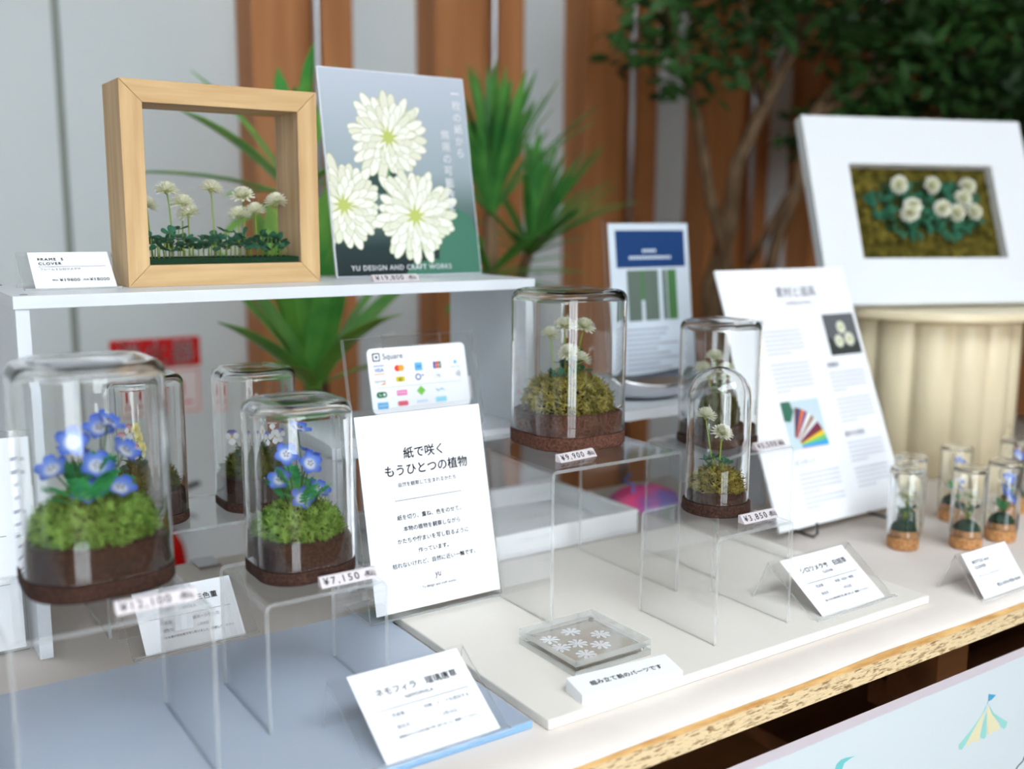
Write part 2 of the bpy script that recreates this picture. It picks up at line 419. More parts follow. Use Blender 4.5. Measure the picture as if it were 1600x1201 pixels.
# ================================================================== clear acrylic risers
def riser(label, x0, x1, y0, y1, z0, z1, th=0.003, r=0.006):
    t = thing('acrylic_riser', label, 'riser', ((x0+x1)/2, (y0+y1)/2, z0), 0, 'bent clear acrylic risers')
    w = (x1-x0)/2; h = z1-z0; P = []
    def arc(cx, cz, rr, a0, a1, n=6):
        return [(cx+rr*cos(a0+(a1-a0)*i/n), cz+rr*sin(a0+(a1-a0)*i/n)) for i in range(n+1)]
    P.append((w, 0)); P += arc(w-r, h-r, r, 0, pi/2); P += arc(-w+r, h-r, r, pi/2, pi); P.append((-w, 0))
    P.append((-w+th, 0)); P += arc(-w+r, h-r, r-th, pi, pi/2); P += arc(w-r, h-r, r-th, pi/2, 0); P.append((w-th, 0))
    n = len(P); m = MB(); d = (y1-y0)/2
    # build as strips so that caps stay quads
    k = n//2; m.cur = 0
    R = [[(x, -d, z) for x, z in P], [(x, d, z) for x, z in P]]
    m.rings(R, False, False); m.m[k-1] = 1; m.m[n-1] = 1; m.cur = 1
    for i in range(k-1):
        a, b_, c, e = i, i+1, n-2-i, n-1-i
        m.face((a, b_, c, e)); m.face((n+a, n+e, n+c, n+b_))
    obj('bent_sheet', m, ['clear_acrylic', 'acrylic_edge'], t)
    return t
riser('large clear acrylic riser under the big blue nemophila dome', 0.0790, 0.2116, 0.686, 0.824, 0.010, 0.1415)
riser('clear acrylic riser under the smaller nemophila dome, beside the white sign', 0.2620, 0.3670, 0.7246, 0.832, 0.010, 0.1165)
riser('widest clear acrylic riser under the tall five-clover dome', 0.5727, 0.7437, 0.7784, 0.950, 0.012, 0.1680, th=0.0035)
riser('small clear acrylic riser under the round-topped clover dome', 0.6719, 0.7765, 0.6524, 0.759, 0.012, 0.1180)
riser('clear acrylic riser under the square clover dome before the poster easel', 0.8060, 0.9290, 0.785, 0.905, 0.012, 0.1500)
riser('long low clear acrylic riser under two viola domes in the white shelf', 0.2050, 0.4490, 1.004, 1.125, ZT, 0.1000)

# ================================================================== flowers, leaves, moss
def clover_head_mesh(R=0.0120, n=120, seed=1):
    rnd = random.Random(seed); m = MB()
    for k in range(n):
        f = (k+0.5)/n
        el = rad(-28) + f**0.9*rad(116)          # elevation, outside rows droop
        az = k*2.399963 + rnd.uniform(-0.1, 0.1)
        d = Vector((cos(az)*cos(el), sin(az)*cos(el), sin(el)))
        Lh = R*(1.06-0.32*max(0, sin(el)))*rnd.uniform(0.88, 1.06)
        side = d.cross(Vector((0, 0, 1)))
        if side.length < 0.1: side = Vector((1, 0, 0))
        side.normalize(); up = side.cross(d).normalized()
        w = R*0.185*rnd.uniform(0.85, 1.15)
        pts = [d*(R*0.15), d*(Lh*0.6)+up*(R*0.05), d*Lh+up*(R*0.16)]
        m.blade(pts, [w*0.45, w, w*0.45], side, fold=0.45, up=up)
    # round green heart that the petals spring from
    m.lathe([(0.0005, -R*0.36), (R*0.22, -R*0.2), (R*0.26, 0.0), (R*0.18, R*0.2), (0.0005, R*0.27)], 10)
    return m.mesh('clover_head')
HEADS = [clover_head_mesh(seed=s) for s in (1, 2, 3)]
def clover_flower(parent, base, tip, k=0, scale=1.0, stem='stem_green', rs=0.0008, tilt=0.0):
    b = Vector(base); p = Vector(tip)
    mid = (b+p)/2 + Vector((0.002*sin(k*2.1), 0.002*cos(k*1.7), 0))
    o = put('clover_flower', HEADS[k % 3], 'clover_petal', parent, p, (0.25*sin(k*2.7)+tilt, 0.25*cos(k*1.9), k*1.3), scale=scale)
    m = MB().tube([b, b*0.4+mid*0.6, mid*0.4+p*0.6, p-Vector((0, 0, 0.0035*scale))], rs, 6)
    inv = (Matrix.Translation(p) @ Euler(o.rotation_euler).to_matrix().to_4x4() @ Matrix.Scale(scale, 4)).inverted()
    m.xform(inv)
    obj('stem', m, stem, o, smooth=True)
    return o
def clover_leaf_mesh(seed=0, R=0.009):
    m = MB(); rnd = random.Random(seed)
    for j in range(3):
        a = j*2*pi/3 + rnd.uniform(-0.2, 0.2); d = Vector((cos(a), sin(a), 0)); sd = Vector((-sin(a), cos(a), 0))
        lift = rnd.uniform(0.05, 0.4)
        pts = []; ws = []
        for f, w in ((0.05, 0.08), (0.3, 0.30), (0.55, 0.45), (0.78, 0.46), (0.93, 0.34), (1.0, 0.14)):
            pts.append(d*(R*f) + Vector((0, 0, R*lift*f*f))); ws.append(R*w)
        m.blade(pts, ws, sd, fold=0.22, thick=0.0003)
    return m.mesh('clover_leaf')
LEAVES = [clover_leaf_mesh(s) for s in range(4)]
def clover_leaf(parent, base, p, k=0, scale=1.0, mat='clover_green'):
    o = put('clover_leaf', LEAVES[k % 4], mat, parent, p, (0.5*sin(k*1.9)+0.35, 0.5*cos(k*2.3), k*1.1), scale=scale)
    b = Vector(base); p = Vector(p)
    m = MB().tube([b, (b+p)/2+Vector((0.0015*sin(k), 0.0015*cos(k), 0.001)), p], 0.0007, 5)
    m.xform((Matrix.Translation(p) @ Euler(o.rotation_euler).to_matrix().to_4x4() @ Matrix.Scale(scale, 4)).inverted())
    obj('petiole', m, 'stem_green', o, smooth=True)
    return o
def petal_mesh(name, R, wide, cup, n=7, notch=0.0, a_half=None):
    m = MB(); pts = []; 
    rows = []
    for i in range(n):
        f = i/(n-1); r = R*(0.06+0.94*f)
        w = wide*R*sin(pi*min(1, 0.10+0.80*f))**0.8*(0.35+0.75*f) if f < 0.99 else wide*R*0.45
        z = cup*R*(f**1.7)
        row = []
        for j in range(-2, 3):
            g = j/2
            rr = r - (0.10*R*g*g if f > 0.6 else 0) - (notch*R*(1-abs(g)) if f > 0.9 else 0)
            row.append((rr, w*g, z + 0.10*R*g*g*f))
        rows.append(row)
    m.rings(rows, False, False, closed=False)
    return m.mesh(name, True)
NEM_PETAL = petal_mesh('petal', 0.0125, 0.52, 0.30)
VIO_PETAL = petal_mesh('petal', 0.0090, 0.60, 0.12)
def eye_mesh():
    m = MB().lathe([(0.0004, -0.0006), (0.0016, 0.0), (0.0011, 0.0010), (0.0004, 0.0014)], 10)
    return m.mesh('flower')
EYE = eye_mesh()
def stamens_mesh():
    m = MB()
    for k in range(5):
        a = k*2*pi/5+0.6; d = Vector((cos(a), sin(a), 0))
        m.tube([(0, 0, 0.0004), d*0.0022+Vector((0, 0, 0.0026))], 0.00018, 4)
        c = d*0.0024+Vector((0, 0, 0.0029)); m.box(c.x-0.0005, c.x+0.0005, c.y-0.0005, c.y+0.0005, c.z-0.0004, c.z+0.0004)
    return m.mesh('stamens')
STAM = stamens_mesh()
def nemophila(parent, base, tip, k=0, face=(0, -0.6, 0.8), scale=1.0):
    z = Vector(face).normalized(); q = z.to_track_quat('Z', 'Y')
    o = put('nemophila_flower', EYE, 'ink_white', parent, tip, q.to_euler(), scale=scale)
    o.rotation_euler = (q @ Euler((0, 0, k*0.7)).to_quaternion()).to_euler()
    for j in range(5):
        put('petal', NEM_PETAL, 'nemophila_petal', o, (0, 0, 0), (0, 0, j*2*pi/5))
    put('stamens', STAM, 'stamen_dark', o)
    b = Vector(base); p = Vector(tip)
    m = MB().tube([b, b*0.5+p*0.5+Vector((0.003*sin(k), 0.002*cos(k), 0)), p-z*0.001], 0.0007, 5)
    m.xform((Matrix.Translation(p) @ o.rotation_euler.to_matrix().to_4x4() @ Matrix.Scale(scale, 4)).inverted())
    obj('stem', m, 'stem_dark', o, smooth=True)
    return o
def viola(parent, base, tip, mats, k=0, face=(-0.3, -0.9, 0.25), scale=1.0):
    z = Vector(face).normalized(); q = z.to_track_quat('Z', 'Y')
    o = put('viola_flower', EYE, 'viola_yellow', parent, tip, q.to_euler(), scale=scale*0.9)
    for j, (a, m_, s_) in enumerate(((65, 0, 1.0), (115, 0, 1.0), (12, 1, 0.92), (168, 1, 0.92), (270, 2, 1.12))):
        put('petal', VIO_PETAL, mats[m_], o, (0, 0, 0.0005 if m_ else 0.0), (0, 0, rad(a)), scale=s_)
    b = Vector(base); p = Vector(tip)
    m = MB().tube([b, b*0.5+p*0.5+Vector((0.002*sin(k), 0.002*cos(k), 0)), p-z*0.004, p-z*0.0008], 0.0007, 5)
    m.xform((Matrix.Translation(p) @ o.rotation_euler.to_matrix().to_4x4() @ Matrix.Scale(scale*0.9, 4)).inverted())
    obj('stem', m, 'stem_dark', o, smooth=True)
def fern_mesh(seed, L=0.026):
    """pinnate cut leaf: a rib with paired lobes"""
    m = MB(); rnd = random.Random(seed); bend = rnd.uniform(0.15, 0.5)
    def c(f): return Vector((L*f, 0, L*(0.55*f - bend*f*f)))
    m.tube([c(0), c(0.35), c(0.7), c(1.0)], [0.0006, 0.0005, 0.0004, 0.0002], 4)
    for i in range(6):
        f = 0.28+0.13*i
        for s in (-1, 1):
            p = c(f); l = L*(0.34-0.20*abs(f-0.5))
            d = Vector((0.62, s*0.85, 0.10)).normalized(); sd = d.cross(Vector((0, 0, 1))).normalized()
            m.blade([p, p+d*l*0.35, p+d*l*0.75, p+d*l], [l*0.10, l*0.26, l*0.22, l*0.05], sd, fold=0.15, thick=0.0002)
    d = Vector((1, 0, 0.1)); p = c(1.0)
    m.blade([p-d*0.002, p+d*L*0.07, p+d*L*0.14], [L*0.03, L*0.07, L*0.02], Vector((0, 1, 0)), thick=0.0002)
    return m.mesh('fern_leaf')
FERNS = [fern_mesh(s) for s in range(4)]
def oval_leaf_mesh(seed, L=0.017):
    m = MB(); rnd = random.Random(seed); pts = []; ws = []
    for f, w in ((0, 0.05), (0.15, 0.22), (0.4, 0.36), (0.65, 0.34), (0.88, 0.18), (1, 0.03)):
        pts.append(Vector((L*f, 0, L*(0.5*f-0.4*f*f)))); ws.append(L*w)
    m.blade(pts, ws, Vector((0, 1, 0)), fold=0.2, thick=0.0003)
    return m.mesh('leaf')
OVALS = [oval_leaf_mesh(s) for s in range(2)]
def moss_mesh(rx, ry, h, n, seed, L=0.009, thick=0.00068):
    rnd = random.Random(seed); m = MB()
    NA, NE = 20, 7
    lump = [rnd.uniform(0.9, 1.06) for _ in range(NA)]
    m.rings([[(rx*0.95*lump[i]*cos(e)**0.7*cos(2*pi*i/NA), ry*0.95*lump[i]*cos(e)**0.7*sin(2*pi*i/NA), h*0.92*sin(e)) for i in range(NA)]
             for e in [pi/2*0.97*k/NE for k in range(NE+1)]], True, True)
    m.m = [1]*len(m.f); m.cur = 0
    for k in range(n):
        az = rnd.uniform(0, 2*pi); se = rnd.uniform(0.0, 1.0); el = math.asin(se)
        nrm = Vector((cos(az)*cos(el), sin(az)*cos(el), 0.25+sin(el)*0.9)).normalized()
        p = Vector((rx*0.93*cos(az)*cos(el)**0.7, ry*0.93*sin(az)*cos(el)**0.7, h*0.92*sin(el)))
        d = (nrm + Vector((rnd.gauss(0, 0.55), rnd.gauss(0, 0.55), rnd.gauss(0, 0.45)))).normalized()
        curl = Vector((rnd.gauss(0, 1), rnd.gauss(0, 1), rnd.gauss(0, 1))).normalized()
        l = L*rnd.uniform(0.5, 1.0)
        P = [p, p+d*l*0.42+curl*l*0.14, p+d*l*0.66+curl*l*0.46, p+d*l*0.50+curl*l*0.80]
        for q in P: q.z = max(q.z, 0.0004)
        m.tube(P, [thick, thick, thick*0.9, thick*0.5], 3, cap=False)
    return m.mesh('moss')

# ================================================================== glass domes
def dome_cover(parent, w, r, h, z0, th=0.0022, sh=0.010):
    """upturned rounded-square jar: open below, thick rounded shoulder, slightly sunken top"""
    m = MB(); O = []
    O.append(ring_sq(w, r, z0, off=0.0004)); O.append(ring_sq(w, r, z0+0.0012)); 
    for f in (0.25, 0.5, 0.75): O.append(ring_sq(w, r, z0+(h-z0-sh)*f))
    for i in range(7):
        a = pi/2*i/6
        O.append(ring_sq(w, r, h-sh+sh*sin(a), off=sh*(1-cos(a))))
    O.append(ring_sq(w, r, h-0.0006, off=sh+0.004)); O.append(ring_sq(w, r, h-0.0018, off=sh+0.010)); O.append(ring_sq(w, r, h-0.0026, off=sh+0.018))
    I = []
    I.append(ring_sq(w, r, h-0.0062, off=sh+0.016)); I.append(ring_sq(w, r, h-0.0050, off=sh+0.008))
    shi = sh*0.8
    for i in range(6, -1, -1):
        a = pi/2*i/6
        I.append(ring_sq(w, r, h-0.0045-shi+shi*sin(a), off=th+shi*(1-cos(a))))
    for f in (0.75, 0.5, 0.25): I.append(ring_sq(w, r, z0+(h-z0-sh)*f, off=th))
    I.append(ring_sq(w, r, z0+0.0012, off=th)); I.append(ring_sq(w, r, z0, off=th-0.0004))
    A = O; n = len(O[0])
    m.rings(A, False, True); b1 = len(m.v)
    m.rings(I, False, False)
    # inner ceiling and bottom rim
    m.face([b1+i for i in reversed(range(n))])
    bl = len(m.v)-n
    for i in range(n):
        j = (i+1) % n
        m.face((bl+i, bl+j, j, i))
    return obj('glass_cover', m, 'clear_glass', parent, smooth=True)
def cork_base(parent, w, r, lip, plug, mat):
    m = MB().rings([ring_sq(w, r, 0.0, off=0.0015), ring_sq(w, r, 0.002), ring_sq(w, r, lip-0.001), ring_sq(w, r, lip, off=0.0008)])
    obj('cork_base', m, mat, parent, smooth=False)
    m = MB().rings([ring_sq(w, r, lip-0.001, off=0.0036), ring_sq(w, r, plug-0.0025, off=0.0036), ring_sq(w, r, plug-0.0006, off=0.0044), ring_sq(w, r, plug, off=0.0062)])
    obj('cork_plug', m, mat, parent)
def dome(label, x, y, z, w, h, lip, plug, cork, group='glass domes over paper flowers'):
    t = thing('flower_dome', label, 'glass dome', (x, y, z), 0, group)
    cork_base(t, w, w*0.36, lip, plug, cork)
    dome_cover(t, w-0.0008, w*0.36, h, lip+0.0002)
    return t
MOSS_A = moss_mesh(0.043, 0.043, 0.026, 2300, 5, L=0.0105)
MOSS_E = moss_mesh(0.046, 0.046, 0.034, 2700, 6, L=0.0115)
MOSS_S = moss_mesh(0.030, 0.030, 0.022, 1100, 7, L=0.011)

# big nemophila dome
A = dome('largest glass dome with eight blue nemophila over bright green moss', 0.1554, 0.7856, 0.1415, 0.1048, 0.166, 0.013, 0.037, 'dark_cork')
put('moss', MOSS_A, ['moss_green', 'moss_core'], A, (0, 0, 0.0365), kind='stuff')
for k, (p, fc) in enumerate((((0.0128, -0.0025, 0.1173), (0.5, -0.3, 0.75)), ((0.0091, 0.006, 0.1123), (-0.2, -0.6, 0.7)), ((-0.0118, 0.0023, 0.1048), (-0.1, -0.9, 0.45)),
                        ((-0.0264, 0.0002, 0.0865), (-0.4, -0.5, 0.8)), ((-0.0103, 0.010, 0.0946), (0.2, 0.2, 0.9)), ((0.0025, -0.0065, 0.0867), (0.0, -0.75, 0.65)),
                        ((0.0232, -0.0042, 0.0948), (0.45, -0.5, 0.75)), ((-0.0053, -0.013, 0.069), (-0.25, -0.55, 0.8)), ((0.0164, -0.012, 0.0692), (0.15, -0.5, 0.85)))):
    nemophila(A, (0.25*p[0], 0.3*p[1], 0.055), p, k, fc, 1.0)
for k in range(15):
    a = k*2.4; r_ = 0.004+0.010*((k*7) % 5)/5
    put('fern_leaf', FERNS[k % 4], 'fern_green', A, (r_*cos(a), r_*sin(a)-0.002, 0.054+0.0012*(k % 6)), (0.2*sin(k), -0.45-0.75*((k*3) % 4)/4, a), scale=1.08+0.07*(k % 4))
# smaller nemophila dome
B = dome('glass dome with blue nemophila beside the white text sign', 0.318, 0.789, 0.1165, 0.0841, 0.1463, 0.011, 0.034, 'dark_cork')
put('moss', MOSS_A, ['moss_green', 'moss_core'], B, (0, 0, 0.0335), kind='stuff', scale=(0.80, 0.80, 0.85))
for k, (p, fc) in enumerate((((0.0011, -0.0004, 0.1205), (0.35, -0.35, 0.9)), ((-0.0091, 0.0037, 0.0989), (-0.1, -0.9, 0.5)), ((0.0071, -0.0069, 0.0911), (0.05, -0.85, 0.55)),
                        ((0.0117, 0.0043, 0.0969), (0.4, 0.0, 0.8)), ((-0.015, 0.003, 0.0785), (-0.45, -0.6, 0.65)), ((-0.0009, -0.009, 0.0629), (-0.1, -0.85, 0.6)), ((0.0149, -0.0068, 0.0677), (0.3, -0.5, 0.8)))):
    nemophila(B, (0.3*p[0], 0.3*p[1], 0.048), p, k+2, fc, 0.86)
for k in range(11):
    a = k*2.4+0.5; r_ = 0.003+0.009*((k*7) % 5)/5
    put('fern_leaf', FERNS[k % 4], 'fern_green', B, (r_*cos(a), r_*sin(a), 0.048+0.003*(k % 5)), (0.2*sin(k), -0.4-0.7*((k*3) % 4)/4, a), scale=0.98+0.06*(k % 4))
# five-clover dome
Ed = dome('tall glass dome with five white clovers over olive moss', 0.6705, 0.8838, 0.168, 0.1135, 0.1672, 0.015, 0.038, 'red_cork')
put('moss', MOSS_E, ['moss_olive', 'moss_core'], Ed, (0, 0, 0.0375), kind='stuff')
for k, p in enumerate(((-0.0157, 0.0119, 0.1169), (-0.0036, 0.0028, 0.1272), (0.0129, -0.0098, 0.1265), (-0.0039, -0.006, 0.0985), (0.0095, -0.0095, 0.0905))):
    clover_flower(Ed, (0.35*p[0]+0.003*(k-2), 0.4*p[1], 0.064), p, k, 1.0)
rnd = random.Random(4)
for k in range(13):
    a = k*2.4; r_ = 0.008+0.018*((k*5) % 7)/7
    p = Vector((r_*cos(a)*1.0, r_*sin(a)*0.8, 0.073+0.014*rnd.random()+(0.01 if k % 6 == 2 else 0)))
    clover_leaf(Ed, (p.x*0.5, p.y*0.5, 0.064), p, k, 0.95)
# three-clover square dome at the back
F = dome('glass dome with three white clovers behind the round-topped one', 0.8673, 0.8500, 0.150, 0.085, 0.1453, 0.010, 0.026, 'dark_cork')
put('moss', MOSS_E, ['moss_dark', 'moss_core'], F, (0, 0, 0.0255), kind='stuff', scale=(0.66, 0.66, 0.85))
for k, p in enumerate(((-0.0041, 0.0042, 0.1013), (-0.0131, 0.0133, 0.0864), (0.0056, -0.0057, 0.0858))):
    clover_flower(F, (0.3*p[0], 0.3*p[1], 0.05), p, k+1, 0.92)
for k in range(8):
    a = k*2.4+1; r_ = 0.006+0.010*((k*5) % 7)/7
    p = Vector((r_*cos(a), r_*sin(a), 0.060+0.012*rnd.random())); clover_leaf(F, (p.x*0.5, p.y*0.5, 0.05), p, k, 0.85)
# round-topped dome
G = thing('flower_dome', 'small round-topped glass dome with two white clovers', 'glass dome', (0.7395, 0.7226, 0.118), 0, 'glass domes over paper flowers')
obj('cork_base', MB().lathe([(0.0335, 0), (0.0348, 0.0015), (0.0343, 0.0105), (0.033, 0.0115)], 48), 'dark_cork', G)
obj('cork_plug', MB().lathe([(0.0288, 0.0110), (0.0288, 0.0215), (0.0275, 0.0235)], 48), 'dark_cork', G)
Rg, tg, hg = 0.0318, 0.0018, 0.147
prof = [(Rg-0.0003, 0.0117), (Rg, 0.0127), (Rg, 0.05), (Rg, 0.09)]
prof += [(Rg*cos(pi/2*i/12), hg-Rg+Rg*sin(pi/2*i/12)) for i in range(12)] + [(0.0006, hg)]
inn = [(0.0006, hg-tg)] + [((Rg-tg)*cos(pi/2*i/12), hg-Rg+(Rg-tg)*sin(pi/2*i/12)) for i in range(11, -1, -1)] + [(Rg-tg, 0.09), (Rg-tg, 0.05), (Rg-tg, 0.0127), (Rg-tg+0.0003, 0.0117)]
mG = MB(); mG.lathe(prof, 48, cap0=False, cap1=True); b1 = len(mG.v); mG.lathe(inn, 48, cap0=True, cap1=False)
bl = len(mG.v)-48
for i in range(48): mG.face((bl+i, bl+(i+1) % 48, (i+1) % 48, i))
obj('glass_cover', mG, 'clear_glass', G, smooth=True)
put('moss', MOSS_S, ['moss_olive', 'moss_core'], G, (0, 0, 0.0230), kind='stuff', scale=(0.82, 0.82, 0.85))
clover_flower(G, (-0.002, 0.002, 0.040), (-0.0092, 0.0094, 0.0965), 0, 0.92)
clover_flower(G, (0.001, -0.001, 0.040), (0.0023, -0.0024, 0.0795), 2, 0.92)
for k in range(7):
    a = k*2.4; p = Vector((0.010*cos(a)-0.003, 0.010*sin(a), 0.046+0.007*rnd.random())); clover_leaf(G, (p.x*0.4, p.y*0.4, 0.038), p, k, 0.85)
# violas at the back
D = dome('glass dome with white and purple violas behind the smaller nemophila dome', 0.3800, 1.0616, 0.100, 0.083, 0.1515, 0.010, 0.035, 'dark_cork')
put('moss', MOSS_A, ['moss_dark', 'moss_core'], D, (0, 0, 0.0345), kind='stuff', scale=(0.78, 0.78, 0.9))
wp = ('viola_purple', 'viola_white', 'viola_white'); ww = ('viola_white', 'viola_white', 'viola_white')
for k, (p, m_) in enumerate((((-0.0234, 0.0084, 0.0749), wp), ((0.0125, -0.0052, 0.0916), ww), ((0.0153, -0.0075, 0.0749), ww), ((0.0037, -0.0063, 0.0738), wp), ((0.0222, -0.0076, 0.0760), wp), ((-0.006, 0.0041, 0.080), ww))):
    viola(D, (0.4*p[0], 0.4*p[1], 0.05), p, m_, k)
for k in range(9):
    a = k*2.4; put('leaf', OVALS[k % 2], 'viola_green', D, (0.010*cos(a), 0.010*sin(a)-0.004, 0.052+0.003*(k % 4)), (0.3*sin(k), -0.3, a))
Cd = dome('glass dome with pink and yellow violas half hidden by the largest dome', 0.2640, 1.0616, 0.100, 0.075, 0.1530, 0.010, 0.035, 'dark_cork')
put('moss', MOSS_A, ['moss_dark', 'moss_core'], Cd, (0, 0, 0.0345), kind='stuff', scale=(0.68, 0.68, 0.9))
yy = ('viola_yellow',)*3; pw = ('viola_pink', 'viola_white', 'viola_white')
for k, (p, m_) in enumerate((((-0.020, 0.0067, 0.0855), pw), ((-0.0091, 0.0042, 0.0936), pw), ((-0.001, -0.0029, 0.0959), yy), ((0.0041, -0.0018, 0.0855), yy), ((0.010, -0.0038, 0.075), yy), ((-0.0037, -0.0064, 0.0744), pw))):
    viola(Cd, (0.4*p[0], 0.4*p[1], 0.05), p, m_, k)
for k in range(9):
    a = k*2.4; put('leaf', OVALS[k % 2], 'viola_green', Cd, (0.009*cos(a)-0.003, 0.009*sin(a)-0.006, 0.054+0.003*(k % 4)), (0.3*sin(k), -0.3, a))

# ------------------------------------------------------------------ little cork-stoppered bottles
def bottle(label, x, y, kind, h=0.104, r=0.0205):
    t = thing('flower_bottle', label, 'bottle', (x, y, ZT), 0, 'upturned glass bottles on cork stoppers')
    obj('cork_stopper', MB().lathe([(r-0.003, 0), (r-0.0015, 0.002), (r-0.0012, 0.016)], 32), 'light_cork', t)
    obj('cork_top', MB().lathe([(r-0.0035, 0.0155), (r-0.0038, 0.0235), (r-0.005, 0.0245)], 32), 'light_cork', t)
    th = 0.0013; n = 32
    po = [(r-0.0005, 0.0165), (r, 0.018), (r, 0.05), (r, h-0.004), (r-0.0006, h-0.001), (r-0.0022, h), (r-0.007, h-0.0012), (0.0006, h-0.002)]
    pi_ = [(0.0006, h-0.005), (r-0.007, h-0.0045), (r-0.003, h-0.0045), (r-th, h-0.0065), (r-th, 0.05), (r-th, 0.018), (r-th+0.0004, 0.0165)]
    m = MB(); m.lathe(po, n, cap0=False, cap1=True); m.lathe(pi_, n, cap0=True, cap1=False); bl = len(m.v)-n
    for i in range(n): m.face((bl+i, bl+(i+1) % n, (i+1) % n, i))
    obj('glass_bottle', m, 'clear_glass', t, smooth=True)
    obj('flocked_mound', MB().lathe([(0.0155, 0.0245), (0.0148, 0.029), (0.012, 0.033), (0.007, 0.0358), (0.0005, 0.0367)], 24), 'flock_green', t, smooth=True)
    if kind == 'clover':
        clover_flower(t, (0, 0, 0.036), (0.001, -0.001, 0.067), 1, 1.02)
        for k in range(4): 
            a = k*1.7+0.4; clover_leaf(t, (0, 0, 0.036), (0.007*cos(a), 0.007*sin(a), 0.046+0.002*k), k, 0.8)
    else:
        P = ((0.002, -0.002, 0.082), (0.007, 0.003, 0.066), (-0.006, -0.003, 0.064), (0.001, -0.008, 0.056))[: (4 if kind == 'many' else 2)]
        for k, p in enumerate(P): nemophila(t, (0, 0, 0.036), p, k, (-0.2+0.3*k % 0.7, -0.7, 0.5), 0.75)
        for k in range(5):
            put('fern_leaf', FERNS[k % 4], 'fern_green', t, (0, 0, 0.037), (0, -0.7, k*1.26), scale=0.62)
bottle('corked bottle with a white clover nearest the text poster on its easel', 1.105, 0.755, 'clover')
bottle('corked bottle with a white clover hidden behind the one nearest the easel', 1.163, 0.790, 'clover')
bottle('corked bottle with blue nemophila standing before the fluted pedestal', 1.268, 0.792, 'few')
bottle('corked bottle with a white clover just behind the little price sign', 1.173, 0.712, 'clover')
bottle('corked bottle crowded with blue nemophila beside a clover bottle', 1.240, 0.706, 'many')
bottle('corked bottle with blue nemophila farthest from the table front edge', 1.378, 0.772, 'few')

# ================================================================== wooden shadow box with clovers
fr = thing('shadow_box_frame', 'light wooden shadow box of white clovers on the tall shelf', 'picture frame', (0.2535, 1.051, 0.3402))
W, Hh, bw, dp = 0.2025, 0.2005, 0.0215, 0.066
def rail(pts, m):
    obj('frame_rail', MB().extrude_y(pts, 0.0, dp), m, fr, bevel=0.0006)
g = 0.00012
rail([(g, 0), (W-g, 0), (W-bw-g, bw), (bw+g, bw)], 'light_wood')
rail([(bw+g, Hh-bw), (W-bw-g, Hh-bw), (W-g, Hh), (g, Hh)], 'light_wood')
rail([(0, g), (bw, bw+g), (bw, Hh-bw-g), (0, Hh-g)], 'light_wood_upright')
rail([(W-bw, bw+g), (W, g), (W, Hh-g), (W-bw, Hh-bw-g)], 'light_wood_upright')
for nm, y in (('front_pane', 0.0040), ('rear_pane', 0.0590)):
    acrylic(nm, bw, W-bw, y, y+0.002, bw, Hh-bw, fr)
obj('flocked_floor', MB().box(bw+0.0005, W-bw-0.0005, 0.0065, 0.0585, bw+0.0003, bw+0.0062), 'flock_green', fr)
zf = bw+0.006
for k, (x, z) in enumerate(((0.2913, 0.4214), (0.3089, 0.4361), (0.3242, 0.4231), (0.3298, 0.4126), (0.352, 0.4389), (0.3894, 0.4321), (0.3844, 0.4115), (0.4025, 0.4158), (0.4233, 0.4264))):
    p = (x-0.2535, 0.05-0.010*((k*3) % 4 == 0), z-0.3402)
    if k == 0: p = (p[0]-0.004, 0.050, p[2])
    sc = 1.04 if k else 0.95
    clover_flower(fr, (p[0]+0.002*sin(k*1.7)+(0.004 if k == 0 else 0), p[1]-0.006*(k % 2), zf), p, k, sc)
rnd = random.Random(11)
for k in range(52):
    x = 0.0290 + (W-0.058)*((k*0.618) % 1.0); y = 0.016+0.034*((k*0.382+0.13) % 1.0)
    z = zf + 0.009 + 0.012*rnd.random() + (0.008 if k % 9 == 0 else 0)
    clover_leaf(fr, (x+0.002*sin(k), y, zf), (x, y, z), k, 1.08)

# ================================================================== flat-work helpers
def sheet(parent, name, w, h, th, mat, loc, lean, rotz=0.0, bevel=0.0):
    """upright sheet: local x right, y up, z towards the viewer; lean (rad) tips its top backwards"""
    if mat == 'clear_acrylic': return acrylic(name, 0, w, 0, h, -th, 0, parent, loc, (pi/2-lean, 0, rotz))
    return obj(name, MB().box(0, w, 0, h, -th, 0), mat, parent, loc, (pi/2-lean, 0, rotz), bevel=bevel)
def bars(parent, rects, mat, z=0.0005, name='lettering'):
    m = MB()
    for x0, y0, x1, y1 in rects: m.flat([(x0, y0), (x1, y0), (x1, y1), (x0, y1)], z)
    return obj(name, m, mat, parent)
def disc_pts(x, y, r, n=20, sx=1.0): return [(x+sx*r*cos(2*pi*i/n), y+r*sin(2*pi*i/n)) for i in range(n)]
def rrect(x0, y0, x1, y1, r, n=5):
    P = []
    for (cx, cy_), a0 in (((x1-r, y1-r), 0), ((x0+r, y1-r), 90), ((x0+r, y0+r), 180), ((x1-r, y0+r), 270)):
        P += [(cx+r*cos(rad(a0+90*i/n)), cy_+r*sin(rad(a0+90*i/n))) for i in range(n+1)]
    return P
def shape(parent, name, pts, mat, z=0.0005): return obj(name, MB().flat(pts, z), mat, parent)

